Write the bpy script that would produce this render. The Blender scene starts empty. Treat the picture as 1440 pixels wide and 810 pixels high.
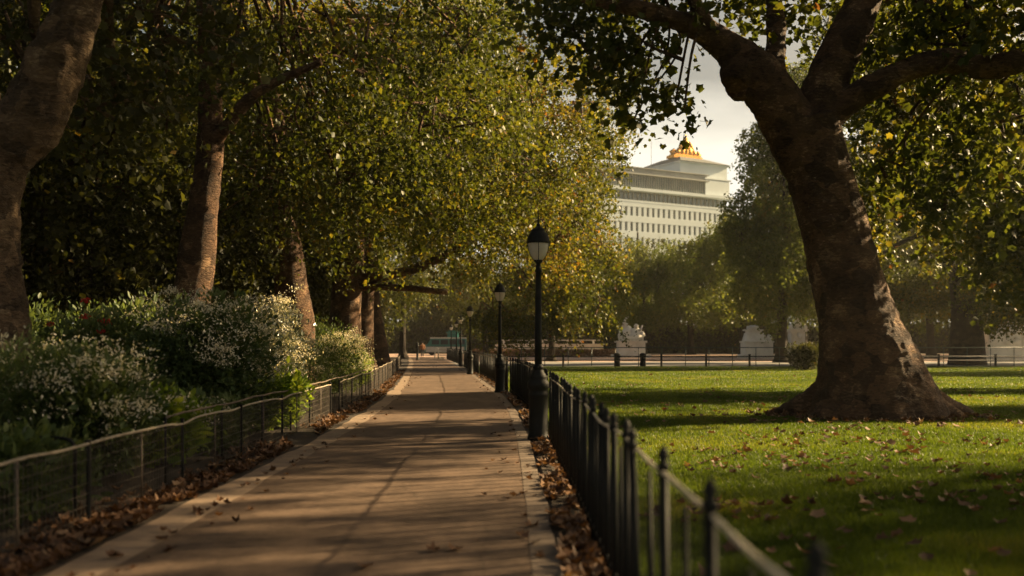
import bpy, bmesh, math, random
import numpy as np
from mathutils import Vector, Matrix

SC = bpy.context.scene
COL = SC.collection
R = math.radians
F, H, CX, HY = 1440.0, 1.6, 720.0, 483.0        # focal length (photo pixels), eye height, principal column, horizon row

# ------------------------------------------------------------------ camera, sky, sun, exposure
cam = bpy.data.cameras.new('camera')
co = bpy.data.objects.new('camera', cam); COL.objects.link(co)
co.location = (0, 0, H); co.rotation_euler = (R(90), 0, 0)
cam.sensor_width = 36; cam.lens = 36.0; cam.shift_y = 78 / 1440
cam.clip_start = 0.05; cam.clip_end = 4000
cam.dof.use_dof = True; cam.dof.focus_distance = 25.0; cam.dof.aperture_fstop = 0.036 / 0.036
SC.camera = co

AZ, EL = 66.0, 25.0
sd = Vector((math.sin(R(AZ)) * math.cos(R(EL)), math.cos(R(AZ)) * math.cos(R(EL)), math.sin(R(EL))))
w = bpy.data.worlds.new('World'); SC.world = w; w.use_nodes = True
nt = w.node_tree; nt.nodes.clear()
out = nt.nodes.new('ShaderNodeOutputWorld'); bg = nt.nodes.new('ShaderNodeBackground')
sky = nt.nodes.new('ShaderNodeTexSky'); sky.sky_type = 'NISHITA'; sky.sun_disc = False
sky.sun_elevation = R(EL); sky.sun_rotation = R(AZ); sky.air_density = 1.0; sky.dust_density = 4.0
tc = nt.nodes.new('ShaderNodeTexCoord'); mp = nt.nodes.new('ShaderNodeMapping'); mp.inputs['Scale'].default_value = (2.2, 2.2, 6)
nz = nt.nodes.new('ShaderNodeTexNoise'); nz.inputs['Scale'].default_value = 1.6; nz.inputs['Detail'].default_value = 6
sx = nt.nodes.new('ShaderNodeSeparateXYZ')
ele = nt.nodes.new('ShaderNodeMapRange'); ele.inputs[1].default_value = 0.16; ele.inputs[2].default_value = 0.34; ele.inputs[3].default_value = 0.42; ele.inputs[4].default_value = -0.3
ad = nt.nodes.new('ShaderNodeMath'); ad.operation = 'ADD'
cr = nt.nodes.new('ShaderNodeMapRange'); cr.inputs[1].default_value = 0.52; cr.inputs[2].default_value = 0.86
mx = nt.nodes.new('ShaderNodeMix'); mx.data_type = 'RGBA'
mx.inputs[7].default_value = (5.8, 5.55, 4.8, 1)      # sunlit cloud, in the sky node's own units
L = nt.links.new
L(tc.outputs['Generated'], mp.inputs[0]); L(mp.outputs[0], nz.inputs['Vector']); L(tc.outputs['Generated'], sx.inputs[0])
L(sx.outputs[2], ele.inputs[0]); L(nz.outputs[0], ad.inputs[0]); L(ele.outputs[0], ad.inputs[1]); L(ad.outputs[0], cr.inputs[0])
wb = nt.nodes.new('ShaderNodeVectorMath'); wb.operation = 'MULTIPLY'; wb.inputs[1].default_value = (.60, .52, .40)   # warm, thin autumn air
L(sky.outputs[0], wb.inputs[0])
L(cr.outputs[0], mx.inputs[0]); L(wb.outputs[0], mx.inputs[6]); L(mx.outputs[2], bg.inputs[0]); L(bg.outputs[0], out.inputs[0])
bg.inputs[1].default_value = 0.05
sun = bpy.data.lights.new('sun', 'SUN'); sun.energy = 5.0; sun.angle = R(0.8); sun.color = (1.0, 0.74, 0.40)
so = bpy.data.objects.new('sun', sun); COL.objects.link(so); so.rotation_euler = sd.to_track_quat('Z', 'Y').to_euler(); so.location = (40, 20, 40)
SC.view_settings.view_transform = 'Standard'; SC.view_settings.look = 'None'; SC.view_settings.gamma = 1.0
SC.view_settings.use_curve_mapping = False
SC.view_settings.exposure = 1.9
SC.render.engine = 'CYCLES'
cy = SC.cycles
cy.max_bounces = 6; cy.diffuse_bounces = 3; cy.glossy_bounces = 2; cy.transmission_bounces = 4; cy.volume_bounces = 0; cy.transparent_max_bounces = 6
cy.use_denoising = True; cy.caustics_reflective = False; cy.caustics_refractive = False
cy.sample_clamp_indirect = 4

# ------------------------------------------------------------------ helpers
def P(px, py, Y): return ((px - CX) / F * Y, Y, H + (HY - py) / F * Y)
def gx(px, Y): return (px - CX) / F * Y
_cd = [-40, 0, 10, 17, 24, 30, 38, 49, 60, 72, 85, 100, 115, 140]
_cv = [0, 0, 0, -.05, -.22, -.52, -1.1, -2.0, -2.98, -4.1, -5.3, -6.85, -8.5, -11.3]
def curve(Y): return np.interp(Y, _cd, _cv)

def nhash(ix, iy, iz, seed):
    h = (ix.astype(np.int64) * 374761393 + iy.astype(np.int64) * 668265263 + iz.astype(np.int64) * 2147483647 + seed * 1274126177) & 0xffffffff
    h = ((h ^ (h >> 13)) * 1274126177) & 0xffffffff
    h = (h ^ (h >> 16)) & 0xffff
    return h / 65535.0
def vnoise(p, seed=0):
    p = np.asarray(p, float); i = np.floor(p).astype(np.int64); f = p - i; f = f * f * (3 - 2 * f)
    r = 0
    for dx in (0, 1):
        for dy in (0, 1):
            for dz in (0, 1):
                wt = (f[:, 0] if dx else 1 - f[:, 0]) * (f[:, 1] if dy else 1 - f[:, 1]) * (f[:, 2] if dz else 1 - f[:, 2])
                r = r + wt * nhash(i[:, 0] + dx, i[:, 1] + dy, i[:, 2] + dz, seed)
    return r
def fbm(p, seed=0, o=3):
    p = np.asarray(p, float); s = 0; a = 1; t = 0
    for k in range(o):
        s = s + a * vnoise(p * 2 ** k, seed + k); t += a; a *= .5
    return s / t

def link(name, me, parent=None, mat=None):
    o = bpy.data.objects.new(name, me); COL.objects.link(o)
    if mat is not None and me is not None and len(me.materials) == 0: me.materials.append(mat)
    if parent is not None: o.parent = parent
    return o
def tag(o, label=None, cat=None, group=None, kind=None):
    if label: o['label'] = label
    if cat: o['category'] = cat
    if group: o['group'] = group
    if kind: o['kind'] = kind
    return o
def thing(name, label, cat, loc=(0, 0, 0), rz=0, group=None):
    o = bpy.data.objects.new(name, None); COL.objects.link(o); o.location = loc; o.rotation_euler = (0, 0, rz)
    o.empty_display_size = .2
    return tag(o, label, cat, group)
def dup(root, loc, rz, label, scale=None):
    r = root.copy(); COL.objects.link(r); r.location = loc; r.rotation_euler = (0, 0, rz); r['label'] = label
    if scale: r.scale = scale
    for ch in list(root.children):
        c = ch.copy(); COL.objects.link(c); c.parent = r
        for g in list(ch.children):
            d = g.copy(); COL.objects.link(d); d.parent = c
    return r

def np_mesh(name, V, Fa, attrs=None, smooth=False):
    me = bpy.data.meshes.new(name); V = np.asarray(V, np.float32); Fa = np.asarray(Fa, np.int32); n, k = Fa.shape
    me.vertices.add(len(V)); me.vertices.foreach_set('co', V.ravel())
    me.loops.add(n * k); me.loops.foreach_set('vertex_index', Fa.ravel())
    me.polygons.add(n); me.polygons.foreach_set('loop_start', np.arange(n, dtype=np.int32) * k)
    if attrs:
        for a, v in attrs.items():
            at = me.attributes.new(a, 'FLOAT', 'POINT'); at.data.foreach_set('value', np.asarray(v, np.float32))
    me.update(calc_edges=True)
    if smooth: me.polygons.foreach_set('use_smooth', np.ones(n, bool))
    return me

class MB:
    """collects small shapes, built as ONE mesh object"""
    def __init__(s): s.v = []; s.f = []; s.sm = []
    def add(s, v, f, smooth=False):
        b = len(s.v); s.v += [tuple(p) for p in v]; s.f += [tuple(i + b for i in q) for q in f]; s.sm += [smooth] * len(f); return s
    def box(s, c, d, rz=0, bevel=0, taper=1.0):
        x, y, z = d[0] / 2, d[1] / 2, d[2] / 2; ca, sa = math.cos(rz), math.sin(rz); v = []
        for k in (-1, 1):
            t = taper if k > 0 else 1
            for (i, j) in ((-1, -1), (1, -1), (1, 1), (-1, 1)):
                a, b = i * x * t, j * y * t; v.append((c[0] + a * ca - b * sa, c[1] + a * sa + b * ca, c[2] + k * z))
        return s.add(v, [(0, 3, 2, 1), (4, 5, 6, 7), (0, 1, 5, 4), (1, 2, 6, 5), (2, 3, 7, 6), (3, 0, 4, 7)])
    def tube(s, pts, rad, n=8, caps=True, smooth=True):
        v, f = tube(pts, rad, n, caps); return s.add(v, f, smooth)
    def lathe(s, prof, c=(0, 0, 0), n=16, ang=None):
        v = []; f = []; m = len(prof)
        for (r, z) in prof:
            for k in range(n): a = 2 * math.pi * k / n; v.append((c[0] + r * math.cos(a), c[1] + r * math.sin(a), c[2] + z))
        for i in range(m - 1):
            for k in range(n): f.append((i * n + k, i * n + (k + 1) % n, (i + 1) * n + (k + 1) % n, (i + 1) * n + k))
        f.append(tuple(range(n))[::-1]); f.append(tuple((m - 1) * n + k for k in range(n)))
        return s.add(v, f, True)
    def blob(s, c, r, seed=0, amp=.25, n=10):
        rng = np.random.RandomState(seed); v = []; f = []; m = n
        d = []
        for i in range(m + 1):
            th = math.pi * i / m
            for k in range(n): ph = 2 * math.pi * k / n; d.append((math.sin(th) * math.cos(ph), math.sin(th) * math.sin(ph), math.cos(th)))
        d = np.array(d); q = 1 + amp * (vnoise(d * 2.2 + rng.rand(3) * 50, seed) - .5) * 2
        p = d * q[:, None] * np.array(r) + np.array(c)
        for i in range(m):
            for k in range(n): f.append((i * n + k, (i + 1) * n + k, (i + 1) * n + (k + 1) % n, i * n + (k + 1) % n))
        return s.add(p.tolist(), f, True)
    def build(s, name, mat, parent=None, edge=None):
        me = bpy.data.meshes.new(name); me.from_pydata(s.v, [], s.f)
        me.polygons.foreach_set('use_smooth', np.array(s.sm, bool)); me.update()
        o = link(name, me, parent, mat)
        if edge:
            b = o.modifiers.new('bevel', 'BEVEL'); b.width = edge; b.segments = 2; b.limit_method = 'ANGLE'; b.angle_limit = R(40)
        return o

def tube(pts, rad, n=8, caps=True):
    pts = np.asarray(pts, float); m = len(pts); rad = np.broadcast_to(np.asarray(rad, float), (m,))
    t = np.gradient(pts, axis=0); t /= np.linalg.norm(t, axis=1)[:, None] + 1e-9
    up = np.array([0, 0, 1.]) if abs(t[0][2]) < .8 else np.array([0, 1., 0])
    u = np.cross(up, t[0]); u /= np.linalg.norm(u); v = []; f = []
    for i in range(m):
        u = u - t[i] * np.dot(u, t[i]); u /= np.linalg.norm(u) + 1e-9; b = np.cross(t[i], u)
        for k in range(n):
            a = 2 * math.pi * k / n; v.append(pts[i] + rad[i] * (u * math.cos(a) + b * math.sin(a)))
    for i in range(m - 1):
        for k in range(n): f.append((i * n + k, i * n + (k + 1) % n, (i + 1) * n + (k + 1) % n, (i + 1) * n + k))
    if caps: f.append(tuple(range(n))[::-1]); f.append(tuple((m - 1) * n + k for k in range(n)))
    return [tuple(p) for p in v], f
def spline(pts, n):
    """Catmull-Rom through rows (any width), n samples per span"""
    p = np.asarray(pts, float); p = np.vstack([2 * p[0] - p[1], p, 2 * p[-1] - p[-2]]); o = []
    for i in range(1, len(p) - 2):
        for k in range(n):
            t = k / n; a, b, c, d = p[i - 1], p[i], p[i + 1], p[i + 2]
            o.append(.5 * (2 * b + (c - a) * t + (2 * a - 5 * b + 4 * c - d) * t * t + (3 * b - a - 3 * c + d) * t ** 3))
    o.append(p[-2]); return np.array(o)

# ------------------------------------------------------------------ materials
def new_mat(name):
    m = bpy.data.materials.new(name); m.use_nodes = True; n = m.node_tree; n.nodes.clear()
    o = n.nodes.new('ShaderNodeOutputMaterial'); return m, n, o
def node(n, t, **kw):
    x = n.nodes.new(t)
    for k, v in kw.items():
        if k.startswith('i_'): x.inputs[k[2:].replace('_', ' ')].default_value = v
        else: setattr(x, k, v)
    return x
def ramp(n, stops):
    r = n.nodes.new('ShaderNodeValToRGB'); e = r.color_ramp.elements
    while len(e) < len(stops): e.new(.5)
    for x, (p, c) in zip(e, stops): x.position = p; x.color = (*c, 1)
    return r
def coords(n, scale=(1, 1, 1)):
    t = n.nodes.new('ShaderNodeTexCoord'); m = n.nodes.new('ShaderNodeMapping'); m.inputs['Scale'].default_value = scale
    n.links.new(t.outputs['Object'], m.inputs[0]); return m.outputs[0]
def noise(n, vec, scale, detail=5, rough=.6):
    x = node(n, 'ShaderNodeTexNoise'); x.inputs['Scale'].default_value = scale; x.inputs['Detail'].default_value = detail; x.inputs['Roughness'].default_value = rough
    n.links.new(vec, x.inputs['Vector']); return x
def simple(name, stops, scale=3, rough=.7, bump=.0, bscale=20, metal=0, spec=.4, vs=(1, 1, 1), bdist=.02):
    m, n, o = new_mat(name); p = node(n, 'ShaderNodeBsdfPrincipled'); vec = coords(n, vs)
    nz = noise(n, vec, scale); r = ramp(n, stops); n.links.new(nz.outputs[0], r.inputs[0]); n.links.new(r.outputs[0], p.inputs['Base Color'])
    p.inputs['Roughness'].default_value = rough; p.inputs['Metallic'].default_value = metal; p.inputs['Specular IOR Level'].default_value = spec
    if bump:
        b = node(n, 'ShaderNodeBump'); b.inputs['Strength'].default_value = bump; b.inputs['Distance'].default_value = bdist
        z = noise(n, vec, bscale); n.links.new(z.outputs[0], b.inputs['Height']); n.links.new(b.outputs[0], p.inputs['Normal'])
    n.links.new(p.outputs[0], o.inputs[0]); return m
def leaf_mat(name, stops, trans=.45, tboost=1.6, rough=.5, spec=.28, attr='tint'):
    m, n, o = new_mat(name); a = node(n, 'ShaderNodeAttribute', attribute_name=attr); r = ramp(n, stops)
    n.links.new(a.outputs['Fac'], r.inputs[0])
    p = node(n, 'ShaderNodeBsdfPrincipled'); p.inputs['Roughness'].default_value = rough; p.inputs['Specular IOR Level'].default_value = spec
    n.links.new(r.outputs[0], p.inputs['Base Color'])
    t = node(n, 'ShaderNodeBsdfTranslucent'); g = node(n, 'ShaderNodeVectorMath', operation='MULTIPLY'); g.inputs[1].default_value = (tboost * 1.12, tboost, tboost * .55)
    n.links.new(r.outputs[0], g.inputs[0]); n.links.new(g.outputs[0], t.inputs[0])
    s = node(n, 'ShaderNodeMixShader'); s.inputs[0].default_value = trans
    n.links.new(p.outputs[0], s.inputs[1]); n.links.new(t.outputs[0], s.inputs[2]); n.links.new(s.outputs[0], o.inputs[0]); return m

GREEN = [(0, (.030, .043, .008)), (.45, (.062, .077, .011)), (.72, (.118, .115, .015)), (.90, (.20, .16, .02)), (.97, (.24, .14, .02)), (1, (.13, .06, .02))]
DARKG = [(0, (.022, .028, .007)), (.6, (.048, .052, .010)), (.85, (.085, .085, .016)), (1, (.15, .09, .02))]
M = {}
M['leaf'] = leaf_mat('plane_leaf', GREEN)
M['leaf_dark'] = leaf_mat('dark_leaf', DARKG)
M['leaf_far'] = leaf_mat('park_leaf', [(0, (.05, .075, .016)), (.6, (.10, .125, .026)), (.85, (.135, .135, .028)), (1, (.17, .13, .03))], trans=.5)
M['shrub'] = leaf_mat('shrub_leaf', [(0, (.036, .060, .020)), (.6, (.09, .125, .042)), (1, (.17, .20, .08))], trans=.4)
M['shrub_lime'] = leaf_mat('lime_leaf', [(0, (.05, .09, .012)), (.6, (.12, .19, .02)), (1, (.22, .27, .04))], trans=.5)
M['shrub_silver'] = leaf_mat('silver_leaf', [(0, (.02, .03, .02)), (.5, (.06, .075, .05)), (1, (.25, .25, .2))], trans=.2, rough=.22, spec=.9)
M['flower_white'] = leaf_mat('white_petal', [(0, (.48, .44, .33)), (1, (.76, .72, .60))], trans=.35, tboost=1.0, rough=.7)
M['flower_red'] = leaf_mat('red_petal', [(0, (.35, .02, .02)), (1, (.55, .04, .03))], trans=.3, tboost=1.0, rough=.6)
M['grass'] = leaf_mat('grass_blade', [(0, (.036, .062, .006)), (.6, (.074, .112, .011)), (1, (.14, .15, .022))], trans=.5, tboost=1.6, rough=.5, spec=.3)
M['dry_leaf'] = leaf_mat('dry_leaf', [(0, (.045, .022, .012)), (.5, (.135, .068, .034)), (.85, (.27, .15, .08)), (1, (.40, .25, .14))], trans=.2, tboost=1.0, rough=.6, spec=.35)

def bark_mat(name, dark, mid, pale, patch=.55):
    m, n, o = new_mat(name); p = node(n, 'ShaderNodeBsdfPrincipled'); vec = coords(n)
    vz = coords(n, (1, 1, 2.6))
    a = noise(n, vec, 1.6, 6); b = noise(n, vz, 9, 8, .7); mixn = node(n, 'ShaderNodeMath', operation='MULTIPLY_ADD'); mixn.inputs[1].default_value = .55
    n.links.new(b.outputs[0], mixn.inputs[0]); sc = node(n, 'ShaderNodeMath', operation='MULTIPLY'); sc.inputs[1].default_value = .5
    n.links.new(a.outputs[0], sc.inputs[0]); n.links.new(sc.outputs[0], mixn.inputs[2])
    r = ramp(n, [(.40, dark), (.50, mid), (.56, mid), (.64, pale)]); n.links.new(mixn.outputs[0], r.inputs[0])
    pl = node(n, 'ShaderNodeTexVoronoi'); pl.inputs['Scale'].default_value = 4.2; pd = node(n, 'ShaderNodeMix'); pd.data_type = 'VECTOR'; pd.inputs[0].default_value = .3
    n.links.new(coords(n, (1, 1, 1.3)), pd.inputs[4]); n.links.new(a.outputs['Color'], pd.inputs[5]); n.links.new(pd.outputs[1], pl.inputs['Vector'])
    pr = ramp(n, [(.0, (.50, .50, .50)), (.45, (.85, .83, .80)), (.7, (1.0, .98, .95)), (.72, (1.3, 1.27, 1.2))]); pr.color_ramp.interpolation = 'LINEAR'; sp = node(n, 'ShaderNodeSeparateXYZ'); n.links.new(pl.outputs['Color'], sp.inputs[0]); n.links.new(sp.outputs[0], pr.inputs[0])
    pm = node(n, 'ShaderNodeVectorMath', operation='MULTIPLY'); n.links.new(r.outputs[0], pm.inputs[0]); n.links.new(pr.outputs[0], pm.inputs[1])
    n.links.new(pm.outputs[0], p.inputs['Base Color']); p.inputs['Roughness'].default_value = .85; p.inputs['Specular IOR Level'].default_value = .25
    vo = node(n, 'ShaderNodeTexVoronoi'); vo.feature = 'DISTANCE_TO_EDGE'; vo.inputs['Scale'].default_value = 7; 
    dn = node(n, 'ShaderNodeMix'); dn.data_type = 'VECTOR'; dn.inputs[0].default_value = .12; n.links.new(vz, dn.inputs[4]); n.links.new(b.outputs['Color'], dn.inputs[5]); n.links.new(dn.outputs[1], vo.inputs['Vector'])
    mr = node(n, 'ShaderNodeMapRange'); mr.inputs[2].default_value = .12; n.links.new(vo.outputs[0], mr.inputs[0])
    h = node(n, 'ShaderNodeMath', operation='MULTIPLY_ADD'); h.inputs[1].default_value = 1.6; n.links.new(b.outputs[0], h.inputs[0]); n.links.new(mr.outputs[0], h.inputs[2])
    bu = node(n, 'ShaderNodeBump'); bu.inputs['Strength'].default_value = .8; bu.inputs['Distance'].default_value = .04
    n.links.new(h.outputs[0], bu.inputs['Height']); n.links.new(bu.outputs[0], p.inputs['Normal']); n.links.new(p.outputs[0], o.inputs[0]); return m
M['bark'] = bark_mat('plane_bark', (.024, .012, .007), (.102, .057, .033), (.25, .16, .095))
M['bark_pale'] = bark_mat('pale_plane_bark', (.045, .027, .016), (.135, .09, .055), (.27, .20, .13))
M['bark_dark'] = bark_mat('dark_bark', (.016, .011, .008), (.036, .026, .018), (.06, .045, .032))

M['black_iron'] = simple('black_iron', [(.3, (.006, .006, .006)), (.7, (.016, .016, .014))], 6, .6, .3, 60, spec=.18, bdist=.003)
M['green_iron'] = simple('green_iron', [(.3, (.012, .03, .026)), (.7, (.025, .055, .048))], 6, .45)
M['rail_pale'] = simple('worn_rail', [(.3, (.20, .16, .11)), (.6, (.36, .30, .22)), (.8, (.45, .38, .29))], 9, .5, .3, 40, bdist=.004)
M['rail_brown'] = simple('brown_rail', [(.3, (.07, .05, .035)), (.7, (.16, .115, .08))], 9, .6)
M['rail_sunlit'] = simple('sunlit_worn_rail', [(.3, (.40, .34, .25)), (.6, (.62, .55, .42)), (.8, (.70, .63, .50))], 9, .5, .3, 40, bdist=.004)  # worn rail with sunlight put into its paler colour
M['wire_dark'] = simple('dark_wire', [(.3, (.015, .013, .01)), (.7, (.04, .034, .026))], 12, .6)
M['wire'] = simple('rusty_wire', [(.3, (.035, .027, .019)), (.7, (.085, .065, .046))], 12, .55)
M['stone'] = simple('white_stone', [(.25, (.58, .53, .45)), (.6, (.76, .72, .64)), (.8, (.80, .76, .68))], 1.3, .8, .3, 9, bdist=.03)
M['facade'] = simple('facade_stone', [(.3, (.50, .555, .57)), (.7, (.57, .625, .64))], .25, .8)
M['roofgrey'] = simple('roof_lead', [(.3, (.20, .21, .20)), (.7, (.29, .30, .28))], .4, .6)
M['roofdark'] = simple('dark_lead', [(.3, (.09, .10, .10)), (.7, (.15, .16, .155))], .4, .7)
M['winglass'] = simple('window_glass', [(.3, (.02, .032, .045)), (.7, (.08, .105, .125))], .35, .15, spec=.5)
M['curtainglass'] = simple('curtain_wall_glass', [(.3, (.05, .085, .088)), (.7, (.11, .155, .155))], .5, .22, spec=.5)
M['gold'] = simple('gilding', [(.3, (.34, .14, .02)), (.7, (.62, .31, .06))], 1.2, .5, .4, 4, metal=.85, bdist=.1)
M['teal'] = simple('teal_paint', [(.3, (.01, .13, .125)), (.7, (.015, .17, .16))], 1, .3, spec=.6)
M['cream_paint'] = simple('cream_paint', [(.3, (.55, .52, .45)), (.7, (.65, .62, .55))], 1, .35)
M['tyre'] = simple('rubber', [(.3, (.012, .012, .012)), (.7, (.03, .03, .03))], 10, .8)
M['skin'] = simple('skin', [(.3, (.42, .25, .17)), (.7, (.48, .30, .21))], 10, .6)
M['coat'] = simple('orange_coat', [(.3, (.30, .12, .05)), (.7, (.38, .16, .07))], 8, .8)
M['trousers'] = simple('dark_trousers', [(.3, (.02, .022, .03)), (.7, (.04, .042, .05))], 8, .8)
M['soil'] = simple('soil', [(.3, (.022, .015, .010)), (.7, (.06, .042, .028))], 6, .95, .6, 25)
M['sand_road'] = simple('sandy_road', [(.3, (.34, .22, .16)), (.7, (.44, .30, .23))], .6, .9)
M['grey_road'] = simple('grey_road', [(.3, (.16, .15, .14)), (.7, (.22, .21, .19))], .6, .9)
M['ground'] = simple('ground_turf', [(.3, (.03, .05, .012)), (.7, (.06, .08, .02))], .4, .95)

def glass_globe():
    m, n, o = new_mat('frosted_lamp_glass'); p = node(n, 'ShaderNodeBsdfPrincipled'); p.inputs['Base Color'].default_value = (.62, .55, .48, 1); p.inputs['Roughness'].default_value = .18
    t = node(n, 'ShaderNodeBsdfTranslucent'); t.inputs[0].default_value = (.95, .88, .78, 1); s = node(n, 'ShaderNodeMixShader'); s.inputs[0].default_value = .5
    vec = coords(n); z = noise(n, vec, 9, 3); r = ramp(n, [(.3, (.66, .60, .52)), (.7, (.88, .83, .76))]); n.links.new(z.outputs[0], r.inputs[0]); n.links.new(r.outputs[0], p.inputs['Base Color'])
    n.links.new(p.outputs[0], s.inputs[1]); n.links.new(t.outputs[0], s.inputs[2]); n.links.new(s.outputs[0], o.inputs[0]); return m
M['globe'] = glass_globe()

def asphalt_mat():
    m, n, o = new_mat('path_asphalt'); p = node(n, 'ShaderNodeBsdfPrincipled'); vec = coords(n)
    a = noise(n, vec, .55, 4); b = noise(n, vec, 7, 8, .7); c = noise(n, vec, 160, 2)
    r1 = ramp(n, [(.35, (.132, .088, .060)), (.65, (.188, .126, .087))]); n.links.new(a.outputs[0], r1.inputs[0])
    r2 = ramp(n, [(.38, (.72, .70, .68)), (.55, (1, 1, 1)), (.75, (1.12, 1.1, 1.08))]); n.links.new(b.outputs[0], r2.inputs[0])
    r3 = ramp(n, [(.35, (.62, .62, .62)), (.5, (1, 1, 1)), (.7, (1.35, 1.32, 1.28))]); n.links.new(c.outputs[0], r3.inputs[0])
    m1 = node(n, 'ShaderNodeVectorMath', operation='MULTIPLY'); m2 = node(n, 'ShaderNodeVectorMath', operation='MULTIPLY')
    n.links.new(r1.outputs[0], m1.inputs[0]); n.links.new(r2.outputs[0], m1.inputs[1]); n.links.new(m1.outputs[0], m2.inputs[0]); n.links.new(r3.outputs[0], m2.inputs[1])
    wv = node(n, 'ShaderNodeMix'); wv.data_type = 'VECTOR'; wv.inputs[0].default_value = .22; n.links.new(vec, wv.inputs[4]); wn = noise(n, vec, 1.4, 6, .7); n.links.new(wn.outputs['Color'], wv.inputs[5])
    ck = node(n, 'ShaderNodeTexVoronoi'); ck.feature = 'DISTANCE_TO_EDGE'; ck.inputs['Scale'].default_value = .42; n.links.new(wv.outputs[1], ck.inputs['Vector'])
    cm = node(n, 'ShaderNodeMapRange'); cm.inputs[1].default_value = .0015; cm.inputs[2].default_value = .005; cm.inputs[3].default_value = .78; n.links.new(ck.outputs[0], cm.inputs[0])
    st = noise(n, coords(n, (1, .35, 1)), 1.9, 7, .75); sr = node(n, 'ShaderNodeMapRange'); sr.inputs[1].default_value = .38; sr.inputs[2].default_value = .58; sr.inputs[3].default_value = .68; n.links.new(st.outputs[0], sr.inputs[0])
    cs = node(n, 'ShaderNodeMath', operation='MULTIPLY'); n.links.new(cm.outputs[0], cs.inputs[0]); n.links.new(sr.outputs[0], cs.inputs[1])
    m3 = node(n, 'ShaderNodeVectorMath', operation='SCALE'); n.links.new(m2.outputs[0], m3.inputs[0]); n.links.new(cs.outputs[0], m3.inputs['Scale'])
    n.links.new(m3.outputs[0], p.inputs['Base Color']); p.inputs['Roughness'].default_value = .8; p.inputs['Specular IOR Level'].default_value = .3
    bu = node(n, 'ShaderNodeBump'); bu.inputs['Strength'].default_value = .5; bu.inputs['Distance'].default_value = .006; n.links.new(c.outputs[0], bu.inputs['Height'])
    bu2 = node(n, 'ShaderNodeBump'); bu2.inputs['Strength'].default_value = .3; bu2.inputs['Distance'].default_value = .03; n.links.new(a.outputs[0], bu2.inputs['Height']); n.links.new(bu.outputs[0], bu2.inputs['Normal'])
    n.links.new(bu2.outputs[0], p.inputs['Normal']); n.links.new(p.outputs[0], o.inputs[0]); return m
M['asphalt'] = asphalt_mat()
def slab_mat(name, base, wy):
    m, n, o = new_mat(name); p = node(n, 'ShaderNodeBsdfPrincipled'); vec = coords(n)
    sep = node(n, 'ShaderNodeSeparateXYZ'); n.links.new(vec, sep.inputs[0])
    fr = node(n, 'ShaderNodeMath', operation='PINGPONG'); fr.inputs[1].default_value = wy / 2; n.links.new(sep.outputs[1], fr.inputs[0])
    z = noise(n, vec, 8, 6); jn = node(n, 'ShaderNodeMath', operation='MULTIPLY_ADD'); jn.inputs[1].default_value = .03; n.links.new(z.outputs[0], jn.inputs[0]); n.links.new(fr.outputs[0], jn.inputs[2])
    jr = node(n, 'ShaderNodeMapRange'); jr.inputs[1].default_value = .012; jr.inputs[2].default_value = .026; jr.inputs[3].default_value = .45; n.links.new(jn.outputs[0], jr.inputs[0])
    z2 = noise(n, vec, 2.2, 8, .7); r = ramp(n, [(.3, tuple(x * .6 for x in base)), (.55, base), (.75, tuple(x * 1.25 for x in base))]); n.links.new(z2.outputs[0], r.inputs[0])
    mu = node(n, 'ShaderNodeVectorMath', operation='SCALE'); n.links.new(r.outputs[0], mu.inputs[0]); n.links.new(jr.outputs[0], mu.inputs['Scale'])
    n.links.new(mu.outputs[0], p.inputs['Base Color']); p.inputs['Roughness'].default_value = .85
    bu = node(n, 'ShaderNodeBump'); bu.inputs['Strength'].default_value = .5; bu.inputs['Distance'].default_value = .01; n.links.new(z.outputs[0], bu.inputs['Height']); n.links.new(bu.outputs[0], p.inputs['Normal'])
    n.links.new(p.outputs[0], o.inputs[0]); return m
M['kerb'] = slab_mat('kerb_stone', (.17, .125, .092), .95)
M['edge'] = slab_mat('edge_setts', (.27, .19, .13), .32)
def lawn_mat():
    m, n, o = new_mat('lawn_turf'); p = node(n, 'ShaderNodeBsdfPrincipled'); vec = coords(n)
    a = noise(n, vec, .35, 5); b = noise(n, vec, 26, 6, .75); mm = node(n, 'ShaderNodeMath', operation='MULTIPLY_ADD'); mm.inputs[1].default_value = .6
    n.links.new(b.outputs[0], mm.inputs[0]); s = node(n, 'ShaderNodeMath', operation='MULTIPLY'); s.inputs[1].default_value = .4; n.links.new(a.outputs[0], s.inputs[0]); n.links.new(s.outputs[0], mm.inputs[2])
    r = ramp(n, [(.35, (.032, .051, .006)), (.52, (.068, .098, .010)), (.68, (.118, .133, .017))]); n.links.new(mm.outputs[0], r.inputs[0]); n.links.new(r.outputs[0], p.inputs['Base Color'])
    p.inputs['Roughness'].default_value = .9; p.inputs['Specular IOR Level'].default_value = .1
    bu = node(n, 'ShaderNodeBump'); bu.inputs['Strength'].default_value = .7; bu.inputs['Distance'].default_value = .04; n.links.new(b.outputs[0], bu.inputs['Height']); n.links.new(bu.outputs[0], p.inputs['Normal'])
    n.links.new(p.outputs[0], o.inputs[0]); return m
M['lawn'] = lawn_mat()

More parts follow.
